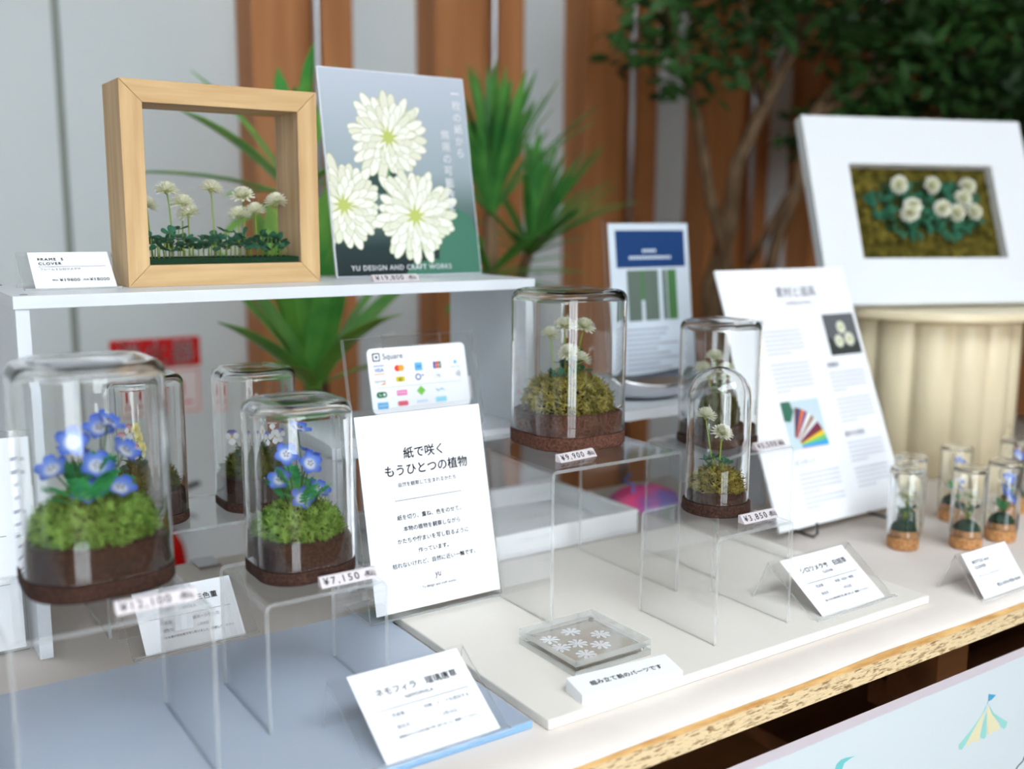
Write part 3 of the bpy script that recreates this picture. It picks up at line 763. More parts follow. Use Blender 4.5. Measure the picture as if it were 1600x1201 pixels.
# ------------------------------------------------------------------ flower poster
radial('poster_print', [(0.0, (34, 44, 46)), (0.035, (40, 56, 56)), (0.085, (96, 116, 114)), (0.125, (146, 160, 166)), (0.245, (176, 184, 196))], 0.35, 0, axis=1)
plain('print_cream', (214, 215, 196), 0.5); plain('print_shade', (172, 178, 138), 0.5); plain('print_tip', (227, 227, 216), 0.5)
plain('print_heart', (176, 186, 96), 0.5); plain('print_leaf', (60, 112, 92), 0.5); plain('print_leaf_dark', (36, 66, 62), 0.5); plain('print_stem', (86, 130, 84), 0.5)
PW, PH = 0.197, 0.245
ps = thing('flower_poster', 'poster of three white paper flowers on the tall shelf', 'poster', (0.4953, 1.0945, 0.3402))
pp = sheet(ps, 'panel', PW, PH, 0.004, 'white_board', (0, 0, 0.0008), rad(10.6), bevel=0.0005)
pr = obj('print', MB().flat([(0.0012, 0.0012), (PW-0.0012, 0.0012), (PW-0.0012, PH-0.0012), (0.0012, PH-0.0012)], 0.0001), 'poster_print', pp)
obj('strut', MB().box(0.07, 0.127, 0.0, 0.12, -0.0035, 0).xform(Matrix.Rotation(rad(-28), 4, 'X')), 'white_board', ps, (0, 0.052, 0.004), (pi/2-rad(-2), 0, 0))
def clampx(pts): return [(min(max(x, 0.0013), PW-0.0013), min(max(y, 0.0013), PH-0.0013)) for x, y in pts]
shape(pp, 'printed_leaf', clampx([(0.135, 0.0), (0.197, 0.0), (0.197, 0.05), (0.188, 0.072), (0.17, 0.082), (0.152, 0.07), (0.140, 0.035)]), 'print_leaf', 0.00014)
shape(pp, 'printed_leaf', clampx(disc_pts(0.068, 0.120, 0.022)), 'print_leaf_dark', 0.00014)
shape(pp, 'printed_leaf', clampx([(0.09, 0.0), (0.15, 0.0), (0.135, 0.02), (0.10, 0.015)]), 'print_leaf', 0.00018)
shape(pp, 'printed_stem', [(0.0790, 0.09), (0.0825, 0.09), (0.0815, 0.140), (0.0775, 0.140)], 'print_stem', 0.0002)
def print_flower(cx, cy_, R, seed, z0, up=0.35):
    rnd = random.Random(seed); m = MB(); z = z0
    def petal(a, L, w, ci):
        nonlocal z
        m.cur = ci; z += 0.0000009
        d = (cos(a), sin(a)); s = (-sin(a), cos(a)); P = []
        for f, ww in ((0.10, 0.18), (0.35, 0.55), (0.65, 0.95), (0.85, 0.9), (0.96, 0.55), (1.0, 0.15)):
            P.append((f, ww))
        out = [(cx+d[0]*L*f+s[0]*w*q, cy_+d[1]*L*f+s[1]*w*q) for f, q in P] + [(cx+d[0]*L*f-s[0]*w*q, cy_+d[1]*L*f-s[1]*w*q) for f, q in reversed(P)]
        m.flat(clampx(out), z)
    for ring, (n, l, w) in enumerate(((24, 1.0, 0.105), (22, 0.86, 0.095), (18, 0.68, 0.085), (12, 0.48, 0.07))):
        for k in range(n):
            a = 2*pi*k/n + ring*0.4 + rnd.uniform(-0.09, 0.09)
            L = R*l*rnd.uniform(0.80, 1.10)*(1+up*sin(a)*(0.22 if ring else 0.10))
            petal(a, L*1.012, R*w*1.18, 1); petal(a, L, R*w, (0, 2, 0, 2, 2)[(k+ring) % 5])
        if ring in (1, 2, 3):
            m.cur = 3
            for k in range(9):
                a = 2*pi*k/9+ring; z += 0.0000009
                m.flat(clampx([(cx+R*0.07*cos(a+0.8), cy_+R*0.07*sin(a+0.8)), (cx+R*(0.62-0.11*ring)*cos(a), cy_+R*(0.62-0.11*ring)*sin(a)), (cx+R*0.07*cos(a-0.8), cy_+R*0.07*sin(a-0.8))]), z)
    m.cur = 3; z += 0.000002; m.flat(clampx(disc_pts(cx, cy_, R*0.09, 12)), z)
    obj('printed_flower', m, ['print_cream', 'print_shade', 'print_tip', 'print_heart'], pp)
print_flower(0.084, 0.166, 0.054, 3, 0.00022, 0.5)
print_flower(0.017, 0.084, 0.054, 4, 0.00040, 0.5)
print_flower(0.110, 0.072, 0.057, 5, 0.00058, 0.5)
text('\n'.join('一枚の紙から'), 0.0125, 'ink_white', pp, 0.1825, 0.220, 'CENTER', z=0.0009, line=1.18, bold=0.025)
text('\n'.join('無限の可能性を'), 0.0125, 'ink_white', pp, 0.1625, 0.168, 'CENTER', z=0.0009, line=1.18, bold=0.025)
text('YU DESIGN AND CRAFT WORKS', 0.0082, 'ink_white', pp, 0.019, 0.0075, 'LEFT', z=0.0009, spacing=1.14, bold=0.02)

# ------------------------------------------------------------------ white text sign
sg = thing('text_sign', 'white sign of Japanese text in a clear upright holder', 'sign', (0.4215, 0.868, 0.012))
LN = rad(12.6)
hold = sheet(sg, 'acrylic_holder', 0.1545, 0.209, 0.003, 'clear_acrylic', (0, 0.0015, 0.0035), LN)
pa = sheet(sg, 'paper', 0.1455, 0.198, 0.0006, 'paper_white', (0.006, 0.0015, 0.0085), LN)
pa.location = Vector((0.006, 0.0010, 0.0092))
acrylic('foot', 0, 0.1545, 0.004, 0.064, 0, 0.003, sg)
cxs = 0.0735
text('紙で咲く', 0.0122, 'ink', pa, cxs, 0.152, 'CENTER', bold=0.018, z=0.0004)
text('もうひとつの植物', 0.0122, 'ink', pa, cxs+0.001, 0.1355, 'CENTER', bold=0.018, z=0.0004)
text('自然を観察して生まれるかたち', 0.0049, 'ink_grey', pa, cxs, 0.1235, 'CENTER', z=0.0004)
bars(pa, [(0.034, 0.1095, 0.112, 0.1100)], 'ink', 0.0004, 'rule')
for k, s_ in enumerate(('紙を切り、重ね、色をのせて。', '本物の植物を観察しながら', 'かたちや佇まいを写し取るように', '作っています。', '枯れないけれど、自然に近い一輪です。')):
    text(s_, 0.0056, 'ink', pa, cxs, 0.0905-0.0118*k, 'CENTER', bold=0.010, z=0.0004)
text('yu', 0.0095, 'ink_grey', pa, cxs, 0.0275, 'CENTER', z=0.0004, sx=0.8)
text('Yu design and craft works', 0.0038, 'ink_grey', pa, cxs, 0.0185, 'CENTER', z=0.0004)

# ------------------------------------------------------------------ tent-shaped card holders
def card_stand(label, x0, x1, z0, yf, yr, zr, yb, cx0, cx1, name='card_stand'):
    """clear bent sheet: sloping front from (yf,z0) to the ridge (yr,zr), back leg down to yb; a paper card on the slope"""
    t = thing(name, label, 'card stand', (x0, yf, z0), 0, 'paper cards in clear tent holders')
    th = 0.0018; w = x1-x0; ry, rz, by = yr-yf, zr-z0, yb-yf
    sl = Vector((ry, rz)).normalized(); nn = Vector((-sl.y, sl.x))*th   # outward normal of the slope
    prof = [(0.0, 0.0), (ry, rz), (by, 0.0), (by-th, 0.0), (ry-th*0.3, rz-th*2.2), (th*1.6, 0.0)]
    m = MB(); n = len(prof)
    m.rings([[(0, y, z) for y, z in prof], [(w, y, z) for y, z in prof]], False, False); m.cur = 1
    for o_ in (0, n):
        for q in ((0, 1, 4, 5), (1, 2, 3, 4)):
            m.face([o_+i for i in (q if o_ else reversed(q))])
    obj('acrylic_sheet', m, ['clear_acrylic', 'acrylic_edge'], t)
    acrylic('lip', 0, w, -0.006, -0.0004, 0, 0.0018, t)
    lean = math.atan2(ry, rz); L = sqrt(ry*ry+rz*rz)
    c = sheet(t, 'card', cx1-cx0, L*0.955, 0.0004, 'paper_white', (cx0-x0, -0.0006*rz/L*1.6, 0.0010), lean)
    return t, c, cx1-cx0, L*0.955
t, c, w, h = card_stand('nemophila name card in a clear tent holder at the table front', 0.3024, 0.4257, 0.010, 0.6330, 0.7040, 0.0545, 0.7130, 0.3175, 0.4180)
text('ネモフィラ　瑠璃唐草', 0.0074, 'ink', c, w*0.52, h*0.695, 'CENTER', bold=0.004)
text('NEMOPHILA', 0.0043, 'ink_grey', c, w*0.50, h*0.60, 'CENTER', spacing=1.1)
bars(c, [(w*0.12, h*0.535, w*0.92, h*0.541)], 'ink_grey', 0.0005, 'rule')
text('花言葉', 0.0038, 'ink_light', c, w*0.20, h*0.44); text('可憐・どこでも成功する', 0.0038, 'ink_light', c, w*0.48, h*0.44)
text('誕生花', 0.0038, 'ink_light', c, w*0.20, h*0.31); text('2月10日', 0.0038, 'ink_light', c, w*0.60, h*0.31)
text('瑠璃色の小さな花を紙で写し取りました、観察してください', 0.0026, 'ink_grey', c, w*0.18, h*0.21, bold=0.01)
t, c, w, h = card_stand('clover name card in a clear tent holder on the cream board', 0.8010, 0.9300, 0.012, 0.6420, 0.7045, 0.0555, 0.7230, 0.8150, 0.9150)
text('シロツメクサ　白詰草', 0.0074, 'ink', c, w*0.52, h*0.715, 'CENTER', bold=0.004)
text('CLOVER', 0.0040, 'ink_grey', c, w*0.52, h*0.63, 'CENTER', spacing=1.1)
bars(c, [(w*0.12, h*0.535, w*0.92, h*0.541)], 'ink_grey', 0.0005, 'rule')
text('花言葉', 0.0038, 'ink_light', c, w*0.20, h*0.44); text('幸運・約束・復讐', 0.0038, 'ink_light', c, w*0.50, h*0.44)
text('誕生花', 0.0038, 'ink_light', c, w*0.20, h*0.31); text('4月22日', 0.0038, 'ink_light', c, w*0.55, h*0.31)
text('白い小さな花を紙で写し取りました、観察してください', 0.0028, 'ink', c, w*0.18, h*0.20, bold=0.01)
t, c, w, h = card_stand('viola name card in a clear tent holder behind the largest dome', 0.2120, 0.3330, ZT, 0.9410, 0.9890, 0.0520, 0.9960, 0.2242, 0.3200)
text('ヴィオラ　三色菫', 0.0074, 'ink', c, w*0.52, h*0.70, 'CENTER', bold=0.004)
text('VIOLA', 0.0043, 'ink_grey', c, w*0.52, h*0.60, 'CENTER', spacing=1.1)
bars(c, [(w*0.10, h*0.52, w*0.93, h*0.526)], 'ink', 0.0005, 'rule')
text('花言葉', 0.0038, 'ink_light', c, w*0.20, h*0.41); text('誠実・少女の恋', 0.0038, 'ink_light', c, w*0.52, h*0.41)
text('誕生花', 0.0038, 'ink_light', c, w*0.20, h*0.29); text('1月8日', 0.0038, 'ink_light', c, w*0.55, h*0.29)
text('小さな菫の花を紙で写し取りました、観察してください', 0.0028, 'ink', c, w*0.18, h*0.19, bold=0.01)
t, c, w, h = card_stand('small price card in a clear holder beside the wooden shadow box', 0.1600, 0.2480, 0.3402, 1.0580, 1.0960, 0.3750, 1.1010, 0.1700, 0.2440)
text('FRAME  S', 0.0048, 'ink', c, w*0.10, h*0.76, spacing=1.25, bold=0.02); text('CLOVER', 0.0048, 'ink', c, w*0.10, h*0.64, spacing=1.25, bold=0.02)
bars(c, [(w*0.09, h*0.585, w*0.93, h*0.592)], 'ink_grey', 0.0005, 'rule')
text('フレーム S シロツメクサ', 0.0034, 'ink_grey', c, w*0.10, h*0.49)
text('税込', 0.0026, 'ink_grey', c, w*0.22, h*0.20); text('¥19800', 0.0056, 'ink', c, w*0.31, h*0.18, spacing=1.1); text('税抜', 0.0026, 'ink_grey', c, w*0.60, h*0.20); text('¥18000', 0.0056, 'ink', c, w*0.68, h*0.18, spacing=1.1)
t, c, w, h = card_stand('small price card in a clear holder before the corked bottles', 1.0130, 1.1080, ZT, 0.5930, 0.6260, 0.0470, 0.6450, 1.0210, 1.1060)
text('BOTTLE mini', 0.0048, 'ink_grey', c, w*0.12, h*0.74, spacing=1.2, bold=0.015); text('CLOVER', 0.0048, 'ink_grey', c, w*0.12, h*0.62, spacing=1.2, bold=0.015)
bars(c, [(w*0.10, h*0.54, w*0.93, h*0.547)], 'ink_light', 0.0005, 'rule')
text('ボトル ミニ シロツメクサ', 0.0034, 'ink_light', c, w*0.12, h*0.44)
text('税込 ¥2750 税抜 ¥2500', 0.0046, 'ink_grey', c, w*0.38, h*0.16)

# ------------------------------------------------------------------ acrylic price tags
def price(label, body, x, y, z, L=0.050, rotz=0.0, hgt=0.0105):
    t = thing('price_tag', label, 'price tag', (x, y, z), rotz, 'clear plastic price strips')
    m = MB().rings([[(0, 0, 0), (0, 0.0068, hgt*0.72), (0, 0.0092, hgt*0.72), (0, 0.0092, 0)], [(L, 0, 0), (L, 0.0068, hgt*0.72), (L, 0.0092, hgt*0.72), (L, 0.0092, 0)]])
    obj('strip', m, 'tag_plastic', t, bevel=0.0003)
    ln = math.atan2(0.0068, hgt*0.72)
    f = sheet(t, 'face', L, 0.0095, 0.0002, 'tag_plastic', (0, -0.00015, 0.0002), ln)
    text('¥'+body, 0.0088, 'ink', f, L*0.05, 0.0022, spacing=1.32 if len(body) < 6 else 1.22, z=0.0004)
    text('-(税込)', 0.0056, 'ink', f, L*0.76, 0.0030, z=0.0004, bold=0.02, sx=0.62)
price('clear price strip reading 12,100 on the largest riser', '12,100', 0.1490, 0.6990, 0.1415, 0.056)
price('clear price strip reading 7,150 before the smaller nemophila dome', '7,150', 0.3130, 0.7330, 0.1165)
price('clear price strip reading 9,900 before the five-clover dome', '9,900', 0.6010, 0.8010, 0.1680, 0.050, rad(6))
price('clear price strip reading 3,850 before the round-topped dome', '3,850', 0.7240, 0.6680, 0.1180, 0.048)
price('clear price strip reading 19,800 at the foot of the flower poster', '19,800', 0.5020, 1.0120, 0.3402, 0.056)
price('clear price strip half hidden behind the round-topped dome', '5,500', 0.8700, 0.7880, 0.1500, 0.048)
price('clear price strip seen through the smaller nemophila dome', '6,600', 0.4000, 1.0100, 0.1000, 0.048)

# ------------------------------------------------------------------ caption block and box of paper petals
cb = thing('caption_block', 'white oblong block with one line of Japanese text', 'label block', (0.4955, 0.6270, 0.012), rad(-5.5))
m = MB().rings([[(0, 0, 0), (0, 0, 0.0075), (0, 0.0265, 0.0125), (0, 0.0265, 0)], [(0.104, 0, 0), (0.104, 0, 0.0075), (0.104, 0.0265, 0.0125), (0.104, 0.0265, 0)]])
obj('block', m, 'paper_white', cb, bevel=0.0004)
f = sheet(cb, 'face', 0.1036, 0.0266, 0.0002, 'paper_white', (0.0002, -0.0001, 0.0078), math.atan2(0.0265, 0.005))
text('組み立て前のパーツです', 0.0066, 'ink', f, 0.052, 0.0095, 'CENTER', bold=0.012, spacing=1.06)
ab = thing('petal_box', 'clear square acrylic box of seven white paper blossoms', 'acrylic box', (0.5212, 0.6700, 0.012))
S_ = 0.0875
acrylic('base_plate', 0, S_, 0, S_, 0, 0.0060, ab)
acrylic('cover_plate', 0, S_, 0, S_, 0.0098, 0.0155, ab)
for x0, x1, y0, y1 in ((0, S_, 0, 0.004), (0, S_, S_-0.004, S_), (0, 0.004, 0.0041, S_-0.0041), (S_-0.004, S_, 0.0041, S_-0.0041)):
    obj('spacer', MB().box(x0, x1, y0, y1, 0.0062, 0.0096), 'clear_acrylic', ab)
for x in (0.006, S_-0.006):
    for y in (0.006, S_-0.006):
        obj('magnet', MB().lathe([(0.0024, 0.0062), (0.0024, 0.0096)], 16, (x, y)), 'chrome', ab, smooth=False)
plain('backing_grey', (196, 188, 176), 0.8)
obj('backing_sheet', MB().box(0.005, S_-0.005, 0.005, S_-0.005, 0.0061, 0.0064), 'backing_grey', ab)
def blossom_mesh():
    m = MB()
    for k in range(8):
        a = 2*pi*k/8+0.2; d = Vector((cos(a), sin(a), 0)); sd = Vector((-sin(a), cos(a), 0))
        m.blade([d*0.0008, d*0.004, d*0.0072, d*0.0092, d*0.0098], [0.0006, 0.0011, 0.0019, 0.0014, 0.0004], sd, fold=0.25, thick=0.0003)
    m.lathe([(0.0012, 0), (0.0012, 0.0004)], 10)
    return m.mesh('paper_blossom')
BL = blossom_mesh()
for k, (x, y) in enumerate(((0.020, 0.066), (0.018, 0.046), (0.048, 0.070), (0.037, 0.045), (0.068, 0.050), (0.053, 0.031), (0.029, 0.022))):
    put('paper_blossom', BL, 'ink_white', ab, (x, y, 0.0069), (0, 0, k*0.9))

# ------------------------------------------------------------------ card payment stand
q = thing('payment_card_stand', 'white card of payment logos on a clear slanted block', 'card stand', (0.478, 1.018, 0.1668))
lean = rad(13)
bk = sheet(q, 'acrylic_block', 0.170, 0.112, 0.009, 'clear_acrylic', (0, 0, 0.0), lean, bevel=0.001)
sheet(q, 'rear_sheet', 0.076, 0.115, 0.002, 'clear_acrylic', (0.055, 0.016, 0.0), lean)
sheet(q, 'rear_label', 0.060, 0.026, 0.0006, 'tag_plastic', (0.112, 0.030, 0.027), lean)
pc = obj('payment_card', MB().prism(rrect(0, 0, 0.128, 0.0745, 0.006), -0.0008, 0), 'paper_white', q, (0.025, 0.0032, 0.0245), (pi/2-lean, 0, 0))
for nm, col in (('logo_blue', (40, 92, 190)), ('logo_sky', (104, 178, 226)), ('logo_red', (226, 60, 40)), ('logo_orange', (244, 156, 46)), ('logo_yellow', (214, 196, 40)), ('logo_green', (28, 112, 66)),
                ('logo_lime', (120, 194, 70)), ('logo_pink', (238, 128, 184)), ('logo_rose', (226, 110, 130)), ('logo_navy', (48, 62, 140)), ('logo_aqua', (150, 214, 232)), ('logo_black', (44, 44, 48))): plain(nm, col, 0.5)
CW, CH = 0.128, 0.0745
def cu(u): return CW*u
def cv(v): return CH*(1-v)
shape(pc, 'logo', rrect(cu(0.085)-0.0048, cv(0.135)-0.0048, cu(0.085)+0.0048, cv(0.135)+0.0048, 0.0014), 'logo_black', 0.0003)
shape(pc, 'logo', rrect(cu(0.085)-0.0034, cv(0.135)-0.0034, cu(0.085)+0.0034, cv(0.135)+0.0034, 0.0008), 'paper_white', 0.0005)
shape(pc, 'logo', rrect(cu(0.085)-0.0014, cv(0.135)-0.0014, cu(0.085)+0.0014, cv(0.135)+0.0014, 0.0004), 'logo_black', 0.0007)
text('Square', 0.0095, 'ink_grey', pc, cu(0.145), cv(0.175), z=0.0004)
U = [0.10, 0.30, 0.495, 0.69, 0.88]
bars(pc, [(cu(U[0])-0.0065, cv(0.275), cu(U[0])+0.0065, cv(0.262))], 'logo_blue', 0.0004, 'logo'); bars(pc, [(cu(U[0])-0.0065, cv(0.40), cu(U[0])+0.0065, cv(0.387))], 'logo_orange', 0.0004, 'logo')
text('VISA', 0.0058, 'logo_blue', pc, cu(U[0]), cv(0.36), 'CENTER', z=0.0004, bold=0.03)
shape(pc, 'logo', disc_pts(cu(U[1])-0.0024, cv(0.325), 0.0038), 'logo_red', 0.0004); shape(pc, 'logo', disc_pts(cu(U[1])+0.0024, cv(0.325), 0.0038), 'logo_orange', 0.0005)
shape(pc, 'logo', rrect(cu(U[2])-0.005, cv(0.325)-0.0048, cu(U[2])+0.005, cv(0.325)+0.0048, 0.0004), 'logo_sky', 0.0004); text('AMEX', 0.0032, 'logo_blue', pc, cu(U[2]), cv(0.34), 'CENTER', z=0.0006, bold=0.03)
for j, mm in enumerate(('logo_navy', 'logo_red', 'logo_green')): shape(pc, 'logo', rrect(cu(U[3])-0.0054+0.0036*j, cv(0.325)-0.0042, cu(U[3])-0.0022+0.0036*j, cv(0.325)+0.0042, 0.0011), mm, 0.0004)
text('JCB', 0.0038, 'ink_white', pc, cu(U[3]), cv(0.345), 'CENTER', z=0.0006, spacing=1.3)
shape(pc, 'logo', disc_pts(cu(U[4]), cv(0.30), 0.0022), 'logo_sky', 0.0004); text('Diners Club', 0.0026, 'ink_grey', pc, cu(U[4]), cv(0.385), 'CENTER', z=0.0004)
text('DISCOVER', 0.0030, 'ink_grey', pc, cu(U[0]), cv(0.52), 'CENTER', z=0.0004); shape(pc, 'logo', [(cu(U[0])-0.001, cv(0.56)), (cu(U[0])+0.006, cv(0.56)), (cu(U[0])+0.006, cv(0.525))], 'logo_orange', 0.0004)
shape(pc, 'logo', rrect(cu(U[1])-0.0058, cv(0.535), cu(U[1])+0.0058, cv(0.455), 0.0005), 'logo_yellow', 0.0004); text('iD', 0.0052, 'logo_black', pc, cu(U[1]), cv(0.522), 'CENTER', z=0.0006, bold=0.03)
shape(pc, 'logo', disc_pts(cu(U[2])-0.0018, cv(0.485), 0.0038), 'logo_navy', 0.0004); shape(pc, 'logo', disc_pts(cu(U[2])-0.0018, cv(0.485), 0.0024), 'paper_white', 0.0005); shape(pc, 'logo', disc_pts(cu(U[2])+0.0042, cv(0.465), 0.0011), 'logo_navy', 0.0004)
shape(pc, 'logo', rrect(cu(U[3])-0.006, cv(0.525), cu(U[3])+0.006, cv(0.445), 0.0008), 'ink_light', 0.00035); shape(pc, 'logo', rrect(cu(U[3])-0.0057, cv(0.522), cu(U[3])+0.0057, cv(0.448), 0.0008), 'paper_white', 0.00045); text('Pay', 0.0042, 'logo_black', pc, cu(U[3]), cv(0.505), 'CENTER', z=0.0006)
m = MB()
for j in range(4):
    r0 = 0.0018+0.0017*j; A_ = [rad(-38+76*i/8) for i in range(9)]
    m.flat([(cu(0.862)+r0*cos(a), cv(0.485)+r0*sin(a)) for a in A_] + [(cu(0.862)+(r0+0.0006)*cos(a), cv(0.485)+(r0+0.0006)*sin(a)) for a in reversed(A_)], 0.0004)
obj('logo', m, 'logo_black', pc)
bars(pc, [(cu(0.07), cv(0.607), cu(0.93), cv(0.602))], 'ink_light', 0.0004, 'rule')
shape(pc, 'logo', rrect(cu(U[0])-0.0066, cv(0.755), cu(U[0])+0.0066, cv(0.665), 0.0032), 'logo_green', 0.0004); shape(pc, 'logo', disc_pts(cu(U[0])+0.003, cv(0.71), 0.0015), 'paper_white', 0.0006); text('Su', 0.0042, 'ink_white', pc, cu(U[0])-0.002, cv(0.728), 'CENTER', z=0.0006)
shape(pc, 'logo', rrect(cu(U[1])-0.0066, cv(0.745), cu(U[1])+0.0066, cv(0.665), 0.0004), 'logo_pink', 0.0004); text('PASMO', 0.0034, 'ink_white', pc, cu(U[1]), cv(0.72), 'CENTER', z=0.0006)
shape(pc, 'logo', [(cu(U[2])-0.0056, cv(0.70)), (cu(U[2]), cv(0.70)-0.0056), (cu(U[2])+0.0056, cv(0.70)), (cu(U[2]), cv(0.70)+0.0056)], 'logo_lime', 0.0004)
shape(pc, 'logo', [(cu(U[3])-0.0066, cv(0.685)), (cu(U[3])-0.002, cv(0.715)), (cu(U[3])+0.003, cv(0.69)), (cu(U[3])+0.0066, cv(0.735)), (cu(U[3])+0.002, cv(0.71)), (cu(U[3])-0.003, cv(0.735))], 'logo_sky', 0.0004)
shape(pc, 'logo', rrect(cu(U[0])-0.0066, cv(0.925), cu(U[0])+0.0066, cv(0.825), 0.0004), 'logo_sky', 0.0004); text('ICOCA', 0.0032, 'ink_white', pc, cu(U[0]), cv(0.89), 'CENTER', z=0.0006)
shape(pc, 'logo', rrect(cu(U[1])-0.0066, cv(0.905), cu(U[1])+0.0066, cv(0.83), 0.0020), 'logo_rose', 0.0004); text('nimoca', 0.0032, 'logo_red', pc, cu(U[1]), cv(0.885), 'CENTER', z=0.0006)
text('SUGOCA', 0.0034, 'logo_sky', pc, cu(U[2]), cv(0.88), 'CENTER', z=0.0004)
shape(pc, 'logo', rrect(cu(U[3])-0.0072, cv(0.905), cu(U[3])+0.0072, cv(0.825), 0.0004), 'logo_aqua', 0.0004)

# ================================================================== text poster on a wire easel
ez = thing('easel_poster', 'tall white text poster leaning on a wire easel', 'poster', (0.99, 0.853, ZT))
LE = rad(22)
bd = sheet(ez, 'board', 0.260, 0.353, 0.004, 'paper_white', (0, 0, 0.012), LE, bevel=0.0006)
text('素材と道具', 0.0165, 'ink_light', bd, 0.145, 0.312, 'CENTER')
text('MATERIALS & TOOLS', 0.0055, 'ink_light', bd, 0.145, 0.300, 'CENTER')
plain('photo_grey', (96, 100, 104), 0.5); plain('photo_dark', (58, 62, 62), 0.5); plain('photo_sky', (196, 214, 222), 0.5)
ph = shape(bd, 'photo', [(0.186, 0.222), (0.253, 0.222), (0.253, 0.282), (0.186, 0.282)], 'photo_grey', 0.0004)
shape(bd, 'photo', [(0.186, 0.222), (0.253, 0.222), (0.253, 0.240), (0.215, 0.236), (0.186, 0.250)], 'photo_dark', 0.0005)
for k, (x, y, r_) in enumerate(((0.220, 0.262, 0.0105), (0.209, 0.242, 0.0105), (0.232, 0.244, 0.0115))):
    m = MB()
    for j in range(14):
        a = 2*pi*j/14; d = (cos(a), sin(a)); s_ = (-sin(a)*0.22, cos(a)*0.22)
        m.flat([(x+s_[0]*r_*0.3, y+s_[1]*r_*0.3), (x+r_*(0.7*d[0]-s_[0]), y+r_*(0.7*d[1]-s_[1])), (x+r_*d[0], y+r_*d[1]), (x+r_*(0.7*d[0]+s_[0]), y+r_*(0.7*d[1]+s_[1]))], 0.0007+0.00002*j)
    obj('printed_flower', m, 'print_cream', bd); shape(bd, 'printed_heart', disc_pts(x, y, r_*0.25, 10), 'print_heart', 0.0011)
shape(bd, 'photo', [(0.058, 0.100), (0.134, 0.100), (0.134, 0.166), (0.058, 0.166)], 'photo_sky', 0.0004)
shape(bd, 'photo', [(0.058, 0.140), (0.070, 0.138), (0.080, 0.152), (0.076, 0.166), (0.058, 0.166)], 'print_leaf', 0.0005)
FAN = ((112, 64, 70), (60, 72, 120), (226, 120, 60), (120, 90, 140), (232, 232, 226), (150, 120, 110), (220, 222, 220), (116, 50, 80), (130, 56, 62), (226, 196, 60), (110, 196, 120), (60, 160, 220), (110, 190, 230), (226, 120, 140), (150, 210, 180))
for k, col in enumerate(FAN):
    nm = 'paper_sample_%s' % 'abcdefghijklmno'[k]; plain(nm, col, 0.5)
    a0 = rad(72-6.2*k); a1 = a0-rad(6.6); o_ = (0.066, 0.104)
    def rp(a, r_): return (min(max(o_[0]+r_*cos(a), 0.0585), 0.1335), min(max(o_[1]+r_*sin(a), 0.1005), 0.1655))
    shape(bd, 'paper_sample', [rp(a0, 0.014), rp(a0, 0.056+0.001*k), rp(a1, 0.056+0.001*k), rp(a1, 0.014)], nm, 0.0006+0.00001*k)
rnd = random.Random(5)
def para(x0, x1, y, n, mat, dy=0.0062, th=0.0022):
    R_ = []
    for k in range(n):
        x = x0; xe = x1 if k < n-1 else x0+(x1-x0)*rnd.uniform(0.2, 0.7)
        while x < xe-0.001:
            l = rnd.uniform(0.0016, 0.0026); R_.append((x, y-k*dy, min(x+l, xe), y-k*dy+th)); x += l+0.0006
    bars(bd, R_, mat)
for x0, x1, y, n in ((0.058, 0.135, 0.262, 6), (0.058, 0.135, 0.216, 7), (0.058, 0.140, 0.066, 5), (0.058, 0.140, 0.034, 3), (0.170, 0.245, 0.196, 5), (0.170, 0.245, 0.158, 6), (0.170, 0.245, 0.096, 5), (0.170, 0.245, 0.060, 5)):
    para(x0, x1, y, n, 'ink_pale')
for s_, x, y in (('紙', 0.058, 0.274), ('ピンセット', 0.058, 0.080), ('接着剤', 0.170, 0.206), ('細かな道具', 0.170, 0.107)):
    text(s_, 0.0085, 'ink_light', bd, x, y)
def wire(pts, r_=0.0016, name='wire', par=None, mat='dark_metal'):
    return obj(name, MB().tube(pts, r_, 8), mat, par, smooth=True)
for x in (0.050, 0.205):
    wire([(x, -0.016, 0.0216), (x, -0.018, 0.0080), (x, -0.012, 0.0020), (x, 0.035, 0.0018), (x, 0.130, 0.0018)], par=ez, name='wire_foot')
wire([(0.050, 0.130, 0.0018), (0.128, 0.112, 0.24), (0.205, 0.130, 0.0018)], par=ez, name='rear_prop')
wire([(0.050, 0.020, 0.0020), (0.110, 0.112, 0.235)], par=ez, name='front_prop'); wire([(0.205, 0.020, 0.0020), (0.146, 0.112, 0.235)], par=ez, name='front_prop')

# ================================================================== fluted pedestal and the white framed picture
pd = thing('fluted_pedestal', 'cream fluted round pedestal under the white framed picture', 'pedestal', (1.550, 1.040, ZT))
NF = 14; N = NF*14
def lobes(R0, d, z, ph_=0.3): return [((R0+d*abs(sin(NF*(2*pi*i/N+ph_)/2))**0.6)*cos(2*pi*i/N+ph_), (R0+d*abs(sin(NF*(2*pi*i/N+ph_)/2))**0.6)*sin(2*pi*i/N+ph_), z) for i in range(N)]
o = obj('fluted_body', MB().rings([lobes(0.131, 0.014, 0.0), lobes(0.131, 0.014, 0.242), lobes(0.129, 0.013, 0.249), lobes(0.124, 0.010, 0.253)]), 'pedestal_cream', pd)
o.data.polygons.foreach_set('use_smooth', [True]*len(o.data.polygons))
obj('top_disc', MB().lathe([(0.176, 0.2532), (0.178, 0.2550), (0.178, 0.2650), (0.176, 0.2670)], 72), 'pedestal_cream', pd)
PS = 1.1096
pf = thing('framed_picture', 'white framed picture of clovers on moss atop the pedestal', 'picture frame', (1.1747*PS, 0.9424*PS, 0.2703), rad(-19.8))
FW, FH, ld, fd = 0.374*PS, 0.2895*PS, rad(21.6), 0.022
RX = (pi/2-ld, 0, 0); lift = (0, 0.0, fd*sin(ld)+0.0004)
